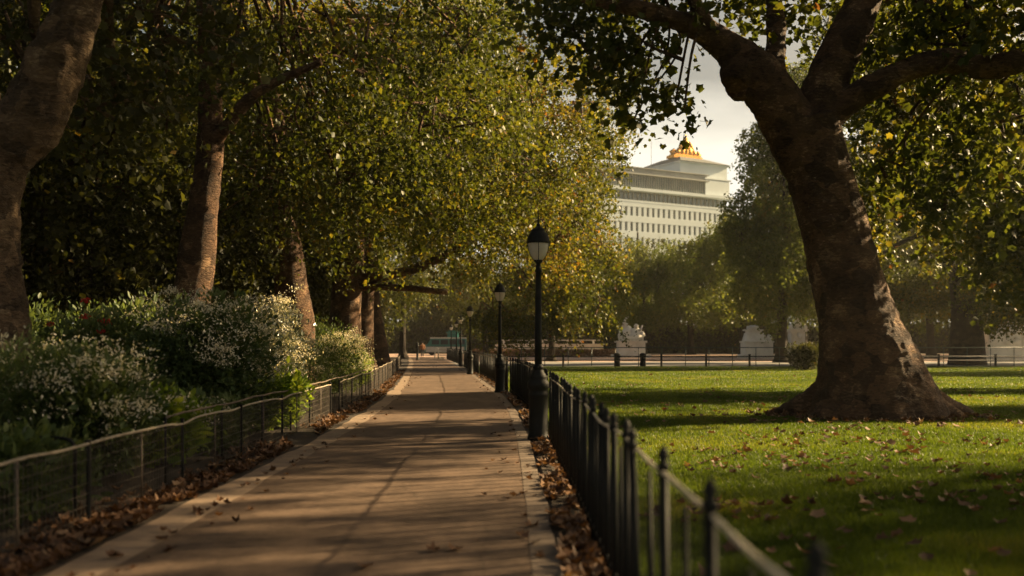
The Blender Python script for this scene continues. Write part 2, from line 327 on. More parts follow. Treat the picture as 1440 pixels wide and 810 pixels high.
# ------------------------------------------------------------------ ground
def struct(name, me, mat): return tag(link(name, me, None, mat), kind='structure')
def strip(name, xl, xr, y0, y1, z, mat, step=2.0, wob=(0, 0), seed=1, cols=1):
    ys = np.arange(y0, y1 + .01, step); V = []
    nl = (fbm(np.stack([ys * .9, ys * 0, ys * 0 + seed], 1), seed, 3) - .5) * 2 * wob[0]; nr = (fbm(np.stack([ys * .9, ys * 0 + 9, ys * 0 + seed], 1), seed, 3) - .5) * 2 * wob[1]
    for i, y in enumerate(ys):
        c = curve(y); a, b = xl + c + nl[i], xr + c + nr[i]
        for k in range(cols + 1): V.append((a + (b - a) * k / cols, y, z))
    n = cols + 1
    Fq = [(i * n + k, i * n + k + 1, (i + 1) * n + k + 1, (i + 1) * n + k) for i in range(len(ys) - 1) for k in range(cols)]
    return struct(name, np_mesh(name, V, Fq), mat)
def quad(name, pts, z, mat):
    return struct(name, np_mesh(name, [(x, y, z) for x, y in pts], [list(range(len(pts)))]), mat)
quad('ground', [(-1500, -300), (1500, -300), (1500, 2500), (-1500, 2500)], -.02, M['ground'])
strip('soil_bed', -60, -3.05, -14, 118, -.006, M['soil'], 2)
strip('soil_verge', .22, .80, -14, 112, -.004, M['soil'], 1, (0, .06), 5)
strip('lawn', .70, 90, -14, 71, -.010, M['lawn'], 2, cols=4)
strip('path', -2.86, .16, -14, 121, .004, M['asphalt'], .25, (.07, .02), 3, cols=3)
strip('path_edge', -3.24, -2.70, -14, 121, 0, M['edge'], .25, (.10, 0), 8)
strip('kerb', .14, .345, -14, 112, .008, M['kerb'], .5, (.012, .03), 4)
quad('promenade', [(-70, 121), (140, 121), (140, 158), (-70, 158)], .002, M['sand_road'])
quad('road', [(-4.5, 73.2), (140, 73.2), (140, 90), (-6, 90)], 0, M['grey_road'])
quad('sandy_ride', [(-6, 90), (140, 90), (140, 120.5), (-8, 120.5)], .003, M['sand_road'])
# ------------------------------------------------------------------ foliage
LOBED_V = np.array([(.42, 0, -.03), (0, 0, 0), (.05, .38, .05), (.27, .33, .02), (.52, .54, .10), (.68, .27, .02), (1, 0, -.08), (.68, -.27, .02), (.52, -.54, .10), (.27, -.33, .02), (.05, -.38, .05)])
LOBED_F = np.array([(0, i, i % 10 + 1) for i in range(1, 11)])
KITE_V = np.array([(0, 0, 0), (.42, .40, .10), (1, 0, -.06), (.42, -.40, .10)]); KITE_F = np.array([(0, 2, 1), (0, 3, 2)])
BLADE_V = np.array([(0, .07, 0), (0, -.07, 0), (.55, .06, .03), (.55, -.06, .03), (1, 0, -.08)]); BLADE_F = np.array([(0, 1, 3), (0, 3, 2), (2, 3, 4)])
OVAL_V = np.array([(0, 0, 0), (.3, .24, .05), (.7, .2, .03), (1, 0, -.05), (.7, -.2, .03), (.3, -.24, .05)]); OVAL_F = np.array([(0, 2, 1), (0, 3, 2), (0, 4, 3), (0, 5, 4)])
SHAPES = dict(lobed=(LOBED_V, LOBED_F), kite=(KITE_V, KITE_F), blade=(BLADE_V, BLADE_F), oval=(OVAL_V, OVAL_F))
def unit(a): return a / (np.linalg.norm(a, axis=1)[:, None] + 1e-9)
def place(shape, c, ax, nrm, size):
    T, Fc = SHAPES[shape]; ax = unit(ax); lat = unit(np.cross(nrm, ax)); nm = np.cross(ax, lat); n = len(c); k = len(T)
    V = c[:, None, :] + size[:, None, None] * (T[None, :, 0:1] * ax[:, None, :] + T[None, :, 1:2] * lat[:, None, :] + T[None, :, 2:3] * nm[:, None, :])
    Fa = Fc[None] + (np.arange(n) * k)[:, None, None]
    return V.reshape(-1, 3), Fa.reshape(-1, 3), k
def foliage(name, c, size, rng, shape, mat, parent, droop=.35, upn=.7, tint=None, ax=None, tspread=.18):
    n = len(c)
    if ax is None: ax = rng.normal(size=(n, 3)); ax[:, 2] -= droop * 2
    nr = rng.normal(size=(n, 3)); nr[:, 2] += upn * 2 * np.sign(rng.rand(n) - .12)
    V, Fa, k = place(shape, c, ax, nr, size)
    if tint is None: tint = .45
    cl = fbm(c * .55, 77, 2)
    t = np.clip(tint + (cl - .5) * .9 + rng.normal(size=n) * tspread, 0, 1)
    return link(name, np_mesh(name, V, Fa, {'tint': np.repeat(t, k)}), parent, mat)

def sprays(rng, lobes, n_sprays, per, length=1.0, jit=.12, hollow=2.3, gap=.45, gscale=.36, seed=3):
    """leaf points along drooping twigs that fill the lobes (cx,cy,cz,rx,ry,rz)"""
    lb = np.array(lobes, float); wgt = (lb[:, 3] * lb[:, 4] * lb[:, 5]) ** (2 / 3); idx = rng.choice(len(lb), int(n_sprays * 1.9), p=wgt / wgt.sum())
    d = unit(rng.normal(size=(len(idx), 3))); r = rng.rand(len(idx)) ** (1 / hollow)
    c = lb[idx, :3] + d * r[:, None] * lb[idx, 3:6]
    keep = fbm(c * gscale, seed, 2) > gap; c = c[keep][:n_sprays]; d = d[keep][:n_sprays]
    n = len(c); hd = unit(d * np.array([1, 1, .3]) + rng.normal(size=(n, 3)) * np.array([.5, .5, .15]))
    ln = length * (.6 + .8 * rng.rand(n)); t = rng.rand(n, per) ** .8
    p = c[:, None, :] + hd[:, None, :] * (ln[:, None] * t * .75)[:, :, None]
    p[:, :, 2] -= (ln[:, None] * .8 * t ** 2) ; p += rng.normal(size=p.shape) * jit
    return p.reshape(-1, 3), c

def remeshed(v, f, voxel, smooth=2):
    me = bpy.data.meshes.new('tmp'); me.from_pydata(v, [], f); me.update(); o = link('tmp', me)
    m = o.modifiers.new('r', 'REMESH'); m.mode = 'VOXEL'; m.voxel_size = voxel
    s = o.modifiers.new('s', 'SMOOTH'); s.iterations = smooth; s.factor = .5
    dg = bpy.context.evaluated_depsgraph_get(); me2 = bpy.data.meshes.new_from_object(o.evaluated_get(dg))
    bpy.data.objects.remove(o); bpy.data.meshes.remove(me); return me2
def roughen(me, amp, seed, base_flute=0., zc=None):
    n = len(me.vertices); V = np.empty(n * 3, np.float32); N = np.empty(n * 3, np.float32)
    me.vertices.foreach_get('co', V); me.vertices.foreach_get('normal', N); V = V.reshape(-1, 3).astype(float); N = N.reshape(-1, 3).astype(float)
    d = (fbm(V * np.array([1.1, 1.1, .8]), seed, 2) - .5) * amp * 2.0
    wr = fbm(V * np.array([2.2, 2.2, 8.]) + fbm(V * 1.3, seed + 9, 2)[:, None] * 1.5, seed + 4, 3) - .5
    d += wr * amp * .9 + (fbm(V * np.array([9, 9, 5.]), seed + 7, 2) - .5) * amp * .7
    if base_flute:
        a = np.arctan2(V[:, 1], V[:, 0]); lift = np.clip(1 - V[:, 2] / 1.6, 0, 1) ** 1.5
        d += base_flute * lift * (np.sin(a * 7 + 1.3) * .5 + (fbm(np.stack([a * 2.2, a * 0, a * 0], 1), seed + 3, 2) - .5) * 1.6)
    V += N * d[:, None]; me.vertices.foreach_set('co', V.astype(np.float32).ravel()); me.update()
    me.polygons.foreach_set('use_smooth', np.ones(len(me.polygons), bool))

def limb_set(base_pt, r0, lobes, sprs, rng, twigs=90):
    """limbs from the fork to every lobe and twigs out to the leaf sprays"""
    mb = MB(); forks = np.array(base_pt, float).reshape(-1, 3); lb = np.array(lobes, float)
    for l in lb:
        fork = forks[np.argmin(((forks - l[:3]) ** 2).sum(1))]
        e = l[:3] + rng.normal(size=3) * .3; mid = fork * .5 + e * .5 + np.array([rng.normal() * .5, rng.normal() * .5, rng.rand() * 1.0])
        q = spline([fork, fork * .75 + mid * .25 + [0, 0, .3], mid, e], 5); rr = np.linspace(r0 * .42, min(.05, r0 * .22), len(q)) * (.8 + .4 * rng.rand())
        v, f = tube(q, rr, 7); mb.add(v, f, True)
    for k in range(min(twigs, len(sprs))):
        c = sprs[rng.randint(len(sprs))]; l = lb[np.argmin(((lb[:, :3] - c) ** 2).sum(1))]; s = l[:3] + rng.normal(size=3) * .4
        mid = (s + c) / 2 + rng.normal(size=3) * .25 + [0, 0, .25]; q = spline([s, mid, c], 4); v, f = tube(q, np.linspace(.05, .012, len(q)), 5); mb.add(v, f, True)
    return mb

def tree(name, label, base, trunk, lobes, n_sprays, per, leaf, shape, mat, bark, seed, group, tint=.45, length=1.0, flare=1.6, remesh=0, limbs=(), twigs=90, gap=.42, amp=.05, cat='tree', fork=None, jit=.12, hollow=2.3, flute=0., nolimbs=False, gscale=.36):
    """trunk: rows (dx, dy, z, r) relative to base; limbs: more such rows; lobes in world metres"""
    rng = np.random.RandomState(seed); B = np.array([base[0], base[1], 0.])
    root = thing(name, label, cat, tuple(B), 0, group)
    lob = [tuple(np.array(l[:3]) - B) + tuple(l[3:]) for l in lobes]
    pts, cs = sprays(rng, lob, n_sprays, per, length, jit, hollow, gap, gscale, seed)
    v = []; f = []
    tr = spline(trunk, 6)
    zf = np.clip(1 - tr[:, 2] / 1.3, 0, 1) ** 2.2; rad = tr[:, 3] * (1 + (flare - 1) * zf)
    allp = [(tr[:, :3], rad, 20)] + [(spline(l, 6)[:, :3], spline(l, 6)[:, 3], 12) for l in limbs]
    for q, rr, n in allp:
        a, b = tube(q, np.maximum(rr, .02), n); o = len(v); v += a; f += [tuple(i + o for i in x) for x in b]
    if remesh:
        me = remeshed(v, f, remesh, 4)
    else:
        me = bpy.data.meshes.new('trunk'); me.from_pydata(v, [], f); me.update()
    roughen(me, amp, seed, flute); me.name = 'trunk'
    link('trunk', me, root, bark)
    if not nolimbs or twigs:
        fk = fork if fork is not None else tr[-1, :3]
        lm = limb_set(fk, trunk[-1][3] * 1.6 if not nolimbs else .10, lob, cs, rng, twigs); lm.build('branches', bark, root)
    foliage('crown', pts, leaf * (.45 + 1.1 * rng.rand(len(pts)) ** 1.5), rng, shape, mat, root, tint=tint)
    return root

def dome(cx, cy, z0, z1, R_, n, rng, lr=2.6, flat=.75):
    """lobes filling a rounded crown"""
    L_ = []; zc = (z0 + z1) / 2; hz = (z1 - z0) / 2
    for k in range(n):
        d = rng.normal(size=3); d /= np.linalg.norm(d); d *= rng.rand() ** .35
        s = lr * (.8 + .5 * rng.rand()); L_.append((cx + d[0] * (R_ - s * .6), cy + d[1] * (R_ - s * .6), zc + d[2] * (hz - s * .5), s * 1.15, s * 1.15, s * flat))
    return L_

# --- the big plane on the lawn (hero)
D0 = 22.6; BX = gx(1226, D0)
def hp(px, py, wpx, dy=0.): return ((px - CX) / F * D0 - BX, dy, H + (HY - py) / F * D0, wpx / 2 / F * D0)
trunkH = [(hp(1230, 590, 190)), hp(1227, 560, 172), hp(1220, 517, 142), hp(1206, 455, 110), hp(1192, 400, 101), hp(1170, 303, 92), hp(1147, 225, 88), hp(1133, 170, 86)]
limbsH = [
    [hp(1140, 230, 78), hp(1100, 165, 74, -.1), hp(1062, 112, 66, -.25), hp(1028, 80, 50, -.3), hp(985, 55, 36, -.5), hp(935, 44, 28, -.9), hp(880, 36, 23, -1.2), hp(820, 22, 18, -1.2), hp(740, 8, 10, -1.4)],
    [hp(1050, 118, 66, -.2), hp(1032, 112, 56, -.4), hp(1024, 128, 34, -.55)],
    [hp(1072, 125, 44, .1), hp(1094, 80, 30, .3), hp(1099, 40, 26, .5), hp(1100, -10, 24, .7), hp(1092, -90, 16, 1.0), hp(1070, -200, 8, 1.2)],
    [hp(1142, 215, 74), hp(1153, 150, 62, .1), hp(1178, 85, 58, .2), hp(1205, 35, 56, .3), hp(1230, -20, 48, .5), hp(1262, -110, 36, .8), hp(1280, -260, 20, 1.0), hp(1290, -420, 8, .8)],
    [hp(1150, 182, 38, .05), hp(1188, 146, 38, -.1), hp(1225, 125, 36, -.3), hp(1270, 104, 34, -.5), hp(1315, 98, 36, -.7), hp(1365, 108, 34, -.8), hp(1440, 92, 28, -1.0), hp(1520, 60, 20, -1.2), hp(1640, 30, 10, -1.4)],
    [hp(1235, -30, 20, .5), hp(1290, -12, 15, .2), hp(1335, 35, 11, 0), hp(1365, 78, 7, -.1)],
    [hp(1000, 62, 20, -.5), hp(960, 20, 13, -1), hp(930, -40, 9, -1.3)],
]
# buttress roots
for a, ln, r in ((168, 2.2, .30), (205, 1.6, .34), (250, 1.3, .34), (300, 1.3, .36), (345, 1.9, .36), (12, 2.45, .34), (40, 2.0, .34), (90, 1.5, .36), (135, 1.6, .32)):
    c, s = math.cos(R(a)), math.sin(R(a)); limbsH.append([(c * .45, s * .45, 1.25, r * 1.0), (c * .9, s * .9, .62, r), (c * ln * .7, s * ln * .7, .22, r * .75), (c * ln, s * ln, -.02, r * .35)])
def hl(px, py, r, dy=0., rz=None): x, y, z = P(px, py, D0 + dy); return (x, y, z, r, r * 1.1, rz or r * .8)
lobesH = [hl(880, 95, 1.0, 0, .9), hl(930, 75, .9, -.6, .7), hl(985, 20, 1.3, -.5, .8), hl(900, -10, 1.8, 0, 1.0), hl(960, 120, .7, -.5, .7), hl(870, 150, .65, 0, .7), hl(905, 135, .75, .3, .7), hl(858, 195, .5, .2, .5), hl(990, 110, .6, -.3, .6), hl(820, 20, 1.5, 1),
          hl(1040, -20, 1.4, 1), hl(1130, -30, 1.4, 1.5), hl(1290, 20, 1.5, 1.5), hl(1380, 30, 1.8, 0), hl(1460, 20, 1.8, .5), hl(1330, 200, 1.4, 2), hl(1260, 240, .9, 2.2), hl(1410, 180, 1.5, 1), hl(1290, 290, .55, 1.2), hl(1440, 260, 1.3, 2), hl(1225, 60, 1.2, 3)]
rngH = np.random.RandomState(41)
for k in range(22): lobesH.append((rngH.uniform(11.5, 19), rngH.uniform(10, 25), rngH.uniform(8.8, 12), rngH.uniform(1.3, 2.1), rngH.uniform(1.3, 2.1), 1.1))  # unseen lobes added on the sun side to shade the path
lobesH += dome(BX - 1.2, D0 + .5, 12, 23, 11.5, 17, rngH, 2.4)
hero = tree('plane_tree', 'massive leaning plane tree with spreading limbs and flared roots on the lawn', (BX, D0), trunkH, lobesH, 4900, 16, .17, 'lobed', M['leaf'], M['bark'], 11,
            'plane trees', tint=.42, length=1.0, flare=1.05, remesh=.035, limbs=limbsH, twigs=260, gap=.44, amp=.065, fork=[hp(*q)[:3] for q in ((935, 44, 1, -.9), (820, 22, 1, -1.2), (985, 55, 1, -.5), (1099, 10, 1, .6), (1230, -20, 1, .5), (1280, -200, 1, .9), (1070, -180, 1, 1.2), (1365, 108, 1, -.8), (1440, 92, 1, -1), (1540, 52, 1, -1.2), (1640, 30, 1, -1.4))], flute=.07, nolimbs=True)

X, Y = 23.5, 37.0
tree('plane_tree', 'dense plane tree filling the right side behind the leaning trunk', (X, Y), [(0, 0, 0, .6), (-.1, 0, 2, .55), (-.3, 0, 6, .5), (-.4, 0, 10, .35), (-.3, 0, 15, .1)],
     [(*P(px, py, Y + dd), r, r * 1.1, r * .85) for px, py, r, dd in ((1290, 60, 2.2, 0), (1440, 110, 1.6, -3), (1250, 150, 1.5, 2), (1330, 150, 1.9, 1), (1410, 170, 2.0, -1), (1480, 200, 2.2, -2), (1300, 240, 1.6, 1), (1390, 270, 1.7, 0), (1460, 310, 1.9, -2), (1240, 250, 1.2, 2), (1430, 380, 1.4, -1), (1340, 330, 1.0, 2), (1800, 215, 1.7, -8), (1900, 190, 1.8, -7), (1780, 120, 1.8, -6), (1960, 250, 1.7, -8), (2000, 130, 1.9, -6), (1700, 200, 1.5, -5), (1540, 250, 2.4, 0), (1560, 400, 2, 0), (1220, 30, 1.8, 3), (1210, 330, .9, 3))],  # lobes past the right edge are unseen, added to shade the big trunk
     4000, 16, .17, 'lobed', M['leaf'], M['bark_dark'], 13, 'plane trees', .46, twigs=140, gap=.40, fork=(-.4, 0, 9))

# --- the row of planes left of the path
def row_tree(label, X, Y, trunk, lobes, n, per, leaf, seed, shape='kite', bark='bark', tint=.42, remesh=0, limbs=(), twigs=170, fork=None, amp=.06, gap=.455, mat='leaf', jit=.12, length=1.0):
    return tree('plane_tree', label, (X, Y), trunk, lobes, n, per, leaf, shape, M[mat], M[bark], seed, 'plane trees', tint, limbs=limbs, remesh=remesh, twigs=twigs, fork=fork, amp=amp, gap=gap, jit=jit, length=length)
rl = np.random.RandomState(5)
def tp(px, py, wpx, D, X, dy=0.): return ((px - CX) / F * D - X, dy, H + (HY - py) / F * D, wpx / 2 / F * D)
# T1 near left, forked
X, Y = gx(-8, 16.5), 16.5
row_tree('forked pale plane trunk at the left edge, limb leaning right', X, Y,
         [(0.05, 0, 0, .62), tp(-3, 500, 98, Y, X), tp(-12, 400, 88, Y, X), tp(-16, 300, 90, Y, X), tp(-10, 225, 96, Y, X), tp(5, 185, 92, Y, X)],
         dome(-9.5, 18.5, 8.6, 17, 6.5, 13, rl, 2.2) + [(*P(150, 130, 21), 1.6, 1.6, 1.5), (*P(220, 40, 20), 1.8, 1.8, 1.4), (*P(30, 60, 19), 1.4, 1.2, 1.2)], 1500, 15, .16, 21, 'lobed', 'bark_pale', .34,
         remesh=.04, amp=.10, limbs=[[tp(2, 215, 84, Y, X), tp(45, 165, 84, Y, X), tp(85, 95, 74, Y, X, -.1), tp(118, 20, 62, Y, X, -.2), tp(140, -60, 56, Y, X, -.2), tp(175, -200, 40, Y, X, .2), tp(230, -420, 14, Y, X, .5)],
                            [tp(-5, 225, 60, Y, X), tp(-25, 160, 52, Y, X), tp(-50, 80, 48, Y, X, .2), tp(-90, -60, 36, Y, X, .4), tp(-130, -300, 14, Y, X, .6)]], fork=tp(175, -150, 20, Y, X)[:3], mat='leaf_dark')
# T2
X, Y = gx(268, 25.5), 25.5
row_tree('slim upright plane trunk rising behind the white flowering shrubs', X, Y,
         [(0, 0, 0, .56), tp(268, 450, 52, Y, X), tp(275, 380, 50, Y, X), tp(285, 300, 44, Y, X), tp(294, 230, 38, Y, X), tp(297, 150, 32, Y, X), tp(292, 60, 28, Y, X), tp(290, -60, 24, Y, X), tp(300, -200, 14, Y, X)],
         dome(-6.8, 33, 4.2, 18, 7.5, 22, rl, 2.3) + [(*P(370, 180, 29), 2, 2, 1.6), (*P(180, 260, 30), 2, 2, 1.8), (*P(430, 80, 29), 2.2, 2, 1.6), (*P(100, 380, 32), 2, 2, 1.8), (*P(480, 60, 27), 2, 2, 1.5), (*P(230, 90, 27), 1.8, 1.6, 1.5), (*P(315, 110, 26), 1.3, 1.1, 1.1), (*P(400, 50, 27), 1.7, 1.4, 1.4), (*P(345, 0, 27), 1.8, 1.4, 1.4), (*P(440, 150, 28), 1.6, 1.4, 1.3), (*P(120, 200, 29), 2.0, 1.8, 1.8), (*P(70, 330, 31), 2.0, 1.8, 1.8), (*P(385, 10, 31), 2.4, 2.2, 1.8), (*P(330, 40, 33), 2.2, 2, 1.8)], 3600, 16, .15, 22, 'kite', 'bark', .38,
         limbs=[[tp(298, 205, 22, Y, X), tp(325, 180, 17, Y, X, -.3), tp(375, 135, 14, Y, X, -.6), tp(460, 100, 9, Y, X, -.8)]], amp=.06, mat='leaf')
# T3
X, Y = gx(418, 37), 37
row_tree('leaning brown plane trunk behind the glossy silver shrub', X, Y,
         [(0, 0, 0, .66), tp(418, 465, 50, Y, X), tp(410, 410, 48, Y, X), tp(400, 330, 40, Y, X), tp(394, 260, 32, Y, X), tp(388, 160, 24, Y, X), tp(380, 40, 16, Y, X)],
         dome(-4.5, 43.5, 4.2, 19, 8.5, 24, rl, 2.5) + [(*P(520, 200, 37), 2.2, 2.2, 1.8), (*P(620, 120, 38), 2.4, 2.4, 1.8), (*P(500, 320, 40), 1.9, 2.2, 1.6), (*P(690, 40, 36), 2.4, 2.4, 2)], 3000, 16, .15, 23, 'kite', 'bark', .45)
# T4, T5, T6 the close group that overhangs the path
def edge_lobes(D, xs, ys, r):
    return [(*P(px, py, D), r, r, r * .9) for px, py in zip(xs, ys)]
X, Y = gx(487, 49), 49
row_tree('thick plane trunk nearest of the close group by the path bend', X, Y,
         [(0, 0, 0, .72), tp(486, 460, 44, Y, X), tp(488, 400, 42, Y, X), tp(492, 360, 40, Y, X), tp(495, 300, 32, Y, X), tp(500, 200, 22, Y, X), tp(505, 80, 12, Y, X)],
         dome(-4, 50, 4.6, 20, 8.5, 20, rl, 2.7) + edge_lobes(50, (640, 720, 790, 800, 760, 690, 820), (330, 300, 330, 240, 180, 220, 150), 2.5), 2700, 24, .155, 24, 'kite', 'bark', .56,
         limbs=[[tp(500, 385, 24, Y, X), tp(545, 388, 16, Y, X, -.5), tp(600, 375, 12, Y, X, -1), tp(660, 345, 8, Y, X, -1.5)], [tp(500, 400, 18, Y, X), tp(560, 405, 10, Y, X, -.6), tp(630, 412, 6, Y, X, -1)]])
X, Y = gx(510, 56.5), 56.5
row_tree('middle plane trunk of the close group by the path bend', X, Y,
         [(0, 0, 0, .62), tp(510, 460, 31, Y, X), tp(511, 420, 28, Y, X), tp(520, 360, 24, Y, X), tp(530, 260, 18, Y, X), tp(540, 120, 10, Y, X)],
         dome(-1.5, 57, 5, 19, 7.5, 12, rl, 2.6) + edge_lobes(56, (700, 780, 830, 835, 815, 825, 835, 835, 750), (390, 400, 405, 350, 290, 230, 170, 110, 350), 1.9), 2400, 24, .155, 25, 'kite', 'bark', .50)
X, Y = gx(533, 62), 62
row_tree('leaning plane trunk nearest the path in the close group', X, Y,
         [(.1, 0, 0, .55), tp(532, 490, 27, Y, X), tp(524, 440, 26, Y, X), tp(520, 390, 24, Y, X), tp(526, 320, 18, Y, X), tp(540, 180, 10, Y, X)],
         dome(0, 64, 5, 19, 7, 10, rl, 2.6) + edge_lobes(64, (770, 820, 850, 845, 690, 740, 860, 800, 720, 840), (430, 440, 425, 370, 430, 300, 385, 458, 455, 462), 1.6), 2800, 24, .155, 26, 'kite', 'bark', .46)

# --- planes farther along the path and behind the bed
def proto(seed, R_, z0, z1, n, ns, leaf, tint, mat='leaf', bark='bark_dark', r0=.42, per=17, lr=2.6, label='x', name='plane_tree', group='plane trees'):
    rr = np.random.RandomState(seed)
    return tree(name, label, (0, 0), [(0, 0, 0, r0), (.1, 0, 1.5, r0 * .9), (.15, .1, 4, r0 * .8), (.1, .2, 7, r0 * .55), (0, .1, 11, r0 * .3), (0, 0, z1 - 3, .06)],
                dome(0, 0, z0, z1, R_, n, rr, lr), ns, per, leaf, 'kite', M[mat], M[bark], seed, group, tint, twigs=60, flare=1.7)
far_l = proto(31, 8.5, 3.6, 19, 26, 2600, .19, .42, label='tall plane tree behind the flower bed, close to the left edge')
far_l.location = (-16, 27, 0)
labs = [('tall plane tree deep in shade behind the slim upright trunk', -17.5, 42, 1.3, 1.0), ('plane tree in shade behind the close trunk group', -18, 58, 2.6, 1.05), ('distant plane tree left of the path past the trunk group', -15, 80, .7, 1.0),
        ('distant plane tree left of the path near the gate post', -19, 104, 4.0, 1.05), ('plane tree over the far end of the path beside the teal van', -26, 128, 5.0, 1.0), ('shaded plane tree at far left behind the bed', -27, 36, 3.0, 1.1), ('second shaded plane tree far behind the bed', -31, 58, 3.9, 1.2),
        ('third shaded plane tree far behind the bed, nearest the path end', -36, 88, 2.0, 1.25)]
for (lb, x, y, rz, s) in labs: dup(far_l, (x, y, 0), rz, lb, (s, s, s))
far_r = proto(32, 7.5, 2.6, 17, 22, 2300, .2, .44, label='sunlit plane tree over the far lamps right of the path')
far_r.location = (3.5, 92, 0); far_r.scale = (.8, .8, .85)
dup(far_r, (-11.5, 108, 0), 4.2, 'sunlit plane tree left of the path end, behind the close trunk group', (.95, .95, .95))
dup(far_r, (-3, 118, 0), 1.9, 'farthest sunlit plane tree near the low gate', (.8, .8, .8))

# --- trees beyond the lawn
bgt = proto(33, 8.5, 2.2, 17.5, 26, 2400, .25, .36, mat='leaf_far', label='hazy round tree left of the gap under the white building', name='park_tree', group='trees beyond the lawn')
bgt.location = (gx(905, 150), 150, 0)
for (lb, px, D, rz, s) in (('hazy round tree below the centre of the white building', 972, 146, 2.2, 1.02), ('hazy tree behind the stepped stone plinth', 1045, 132, 4.1, 1.12), ('distant tree left of the sculpture group', 815, 175, 3.3, .95),
                           ('distant tree behind the square stone pillar', 1130, 160, .5, 1.2), ('far tree filling the gap left of the dark trunk', 1262, 140, 1.1, 1.1), ('far tree behind the dark trunk at right', 1400, 150, 2.9, 1.2), ('distant tree at the right picture edge', 1500, 135, 5.2, 1.15),
                           ('far tree behind the big leaning trunk', 1200, 175, 3.7, 1.2), ('distant tree right of the far lamps', 745, 180, 1.5, .8), ('far tree showing between the leaning and black trunks', 1310, 112, 2.0, 1.1), ('far tree in the upper right corner', 1420, 118, .9, 1.35), ('far tall tree behind the leaning trunk fork', 1190, 120, 4.4, 1.5)):
    dup(bgt, (gx(px, D), D, 0), rz, lb, (s, s, s))
D = 86; X = gx(1099, D)
tree('park_tree', 'dense green tree left of the leaning trunk with a thin dark stem', (X, D), [(0, 0, 0, .5), (0, 0, 2, .45), (.1, 0, 5, .4), (.2, 0, 9, .25), (.2, 0, 16, .06)],
     [(*P(px, py, D + dd), r, r, r * .9) for px, py, r, dd in ((1060, 300, 2.6, 0), (1095, 250, 3, 2), (1110, 330, 3, -1), (1075, 370, 2.6, -2), (1130, 400, 2.6, 0), (1050, 410, 2.2, 1), (1100, 430, 2, -2), (1080, 200, 2.3, 2), (1130, 180, 3.4, 2), (1160, 260, 3.4, 1), (1180, 380, 3, 1), (1170, 120, 3.5, 2), (1055, 235, 1.6, 0), (1042, 330, 1.7, 0), (1100, 120, 2.4, 3))],
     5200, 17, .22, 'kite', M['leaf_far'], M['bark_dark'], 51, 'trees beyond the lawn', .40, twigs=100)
D = 77; X = gx(1360, D)
tree('park_tree', 'broad tree with a thick black trunk at right, leaves hanging low', (X, D), [(0, 0, 0, 1.28), tp(1360, 480, 46, D, X), tp(1358, 440, 38, D, X), tp(1350, 390, 30, D, X), tp(1343, 340, 26, D, X), tp(1345, 250, 18, D, X), tp(1350, 100, 10, D, X)],
     [(*P(px, py, D + dd), r, r, r * .85) for px, py, r, dd in ((1240, 380, 2.4, 3), (1260, 300, 3, 3), (1220, 230, 3, 2), (1300, 220, 3.2, 0), (1390, 260, 3, -3), (1430, 330, 3, -2), (1400, 400, 2.4, -3), (1450, 420, 2.4, 0), (1290, 400, 2.2, 3), (1320, 130, 3.5, 0), (1400, 120, 4, 0), (1240, 120, 3.5, 2), (1480, 200, 4, 0), (1500, 340, 3.5, 0), (1335, 420, 1.8, 4), (1420, 440, 1.6, -2), (1200, 430, 1.6, 4))],
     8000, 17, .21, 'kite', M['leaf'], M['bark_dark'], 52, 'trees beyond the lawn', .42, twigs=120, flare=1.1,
     limbs=[[tp(1345, 345, 16, D, X), tp(1310, 328, 9, D, X), tp(1270, 340, 6, D, X), tp(1235, 360, 4, D, X)]])
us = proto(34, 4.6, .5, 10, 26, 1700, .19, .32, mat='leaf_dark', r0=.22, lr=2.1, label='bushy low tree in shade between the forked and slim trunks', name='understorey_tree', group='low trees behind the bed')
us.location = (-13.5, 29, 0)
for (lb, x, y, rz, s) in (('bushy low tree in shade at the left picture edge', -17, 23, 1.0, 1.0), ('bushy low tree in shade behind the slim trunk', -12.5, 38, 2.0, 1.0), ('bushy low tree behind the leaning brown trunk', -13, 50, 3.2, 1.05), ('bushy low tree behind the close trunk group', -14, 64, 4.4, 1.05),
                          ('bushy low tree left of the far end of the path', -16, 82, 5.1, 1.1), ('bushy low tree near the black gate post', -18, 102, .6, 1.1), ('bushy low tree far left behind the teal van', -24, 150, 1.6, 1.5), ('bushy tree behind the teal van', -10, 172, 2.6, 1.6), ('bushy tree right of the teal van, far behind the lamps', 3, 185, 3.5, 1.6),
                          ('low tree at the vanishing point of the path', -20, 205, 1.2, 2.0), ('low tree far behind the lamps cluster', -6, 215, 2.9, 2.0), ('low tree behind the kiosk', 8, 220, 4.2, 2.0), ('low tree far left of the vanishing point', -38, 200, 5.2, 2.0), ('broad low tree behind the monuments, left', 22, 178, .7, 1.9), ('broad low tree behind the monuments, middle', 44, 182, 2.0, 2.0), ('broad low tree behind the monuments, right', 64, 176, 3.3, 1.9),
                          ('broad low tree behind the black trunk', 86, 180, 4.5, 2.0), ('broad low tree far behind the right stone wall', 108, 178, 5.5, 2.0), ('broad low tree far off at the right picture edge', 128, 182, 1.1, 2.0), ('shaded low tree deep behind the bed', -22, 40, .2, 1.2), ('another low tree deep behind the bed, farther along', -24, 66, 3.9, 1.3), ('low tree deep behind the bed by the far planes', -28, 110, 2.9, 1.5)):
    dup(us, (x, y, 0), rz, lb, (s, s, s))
for (lb, x, y, rz, s) in (('unseen plane tree added for shade behind the viewer, left side', -9, -3, 1.4, .95), ('unseen plane tree added for shade well behind the viewer', -7, -18, 2.8, 1.0), ('unseen plane tree added for shade beside the near bed', -15, 9, 5.6, 1.0), ('unseen plane tree added for shade on the lawn behind the viewer', 7, -20, 4.7, 1.0), ('unseen plane tree added for shade far behind at left', -22, -8, 3.6, 1.1)):  # unseen avenue trees added to darken the ambient light
    dup(far_l, (x, y, 0), rz, lb, (s, s, s))
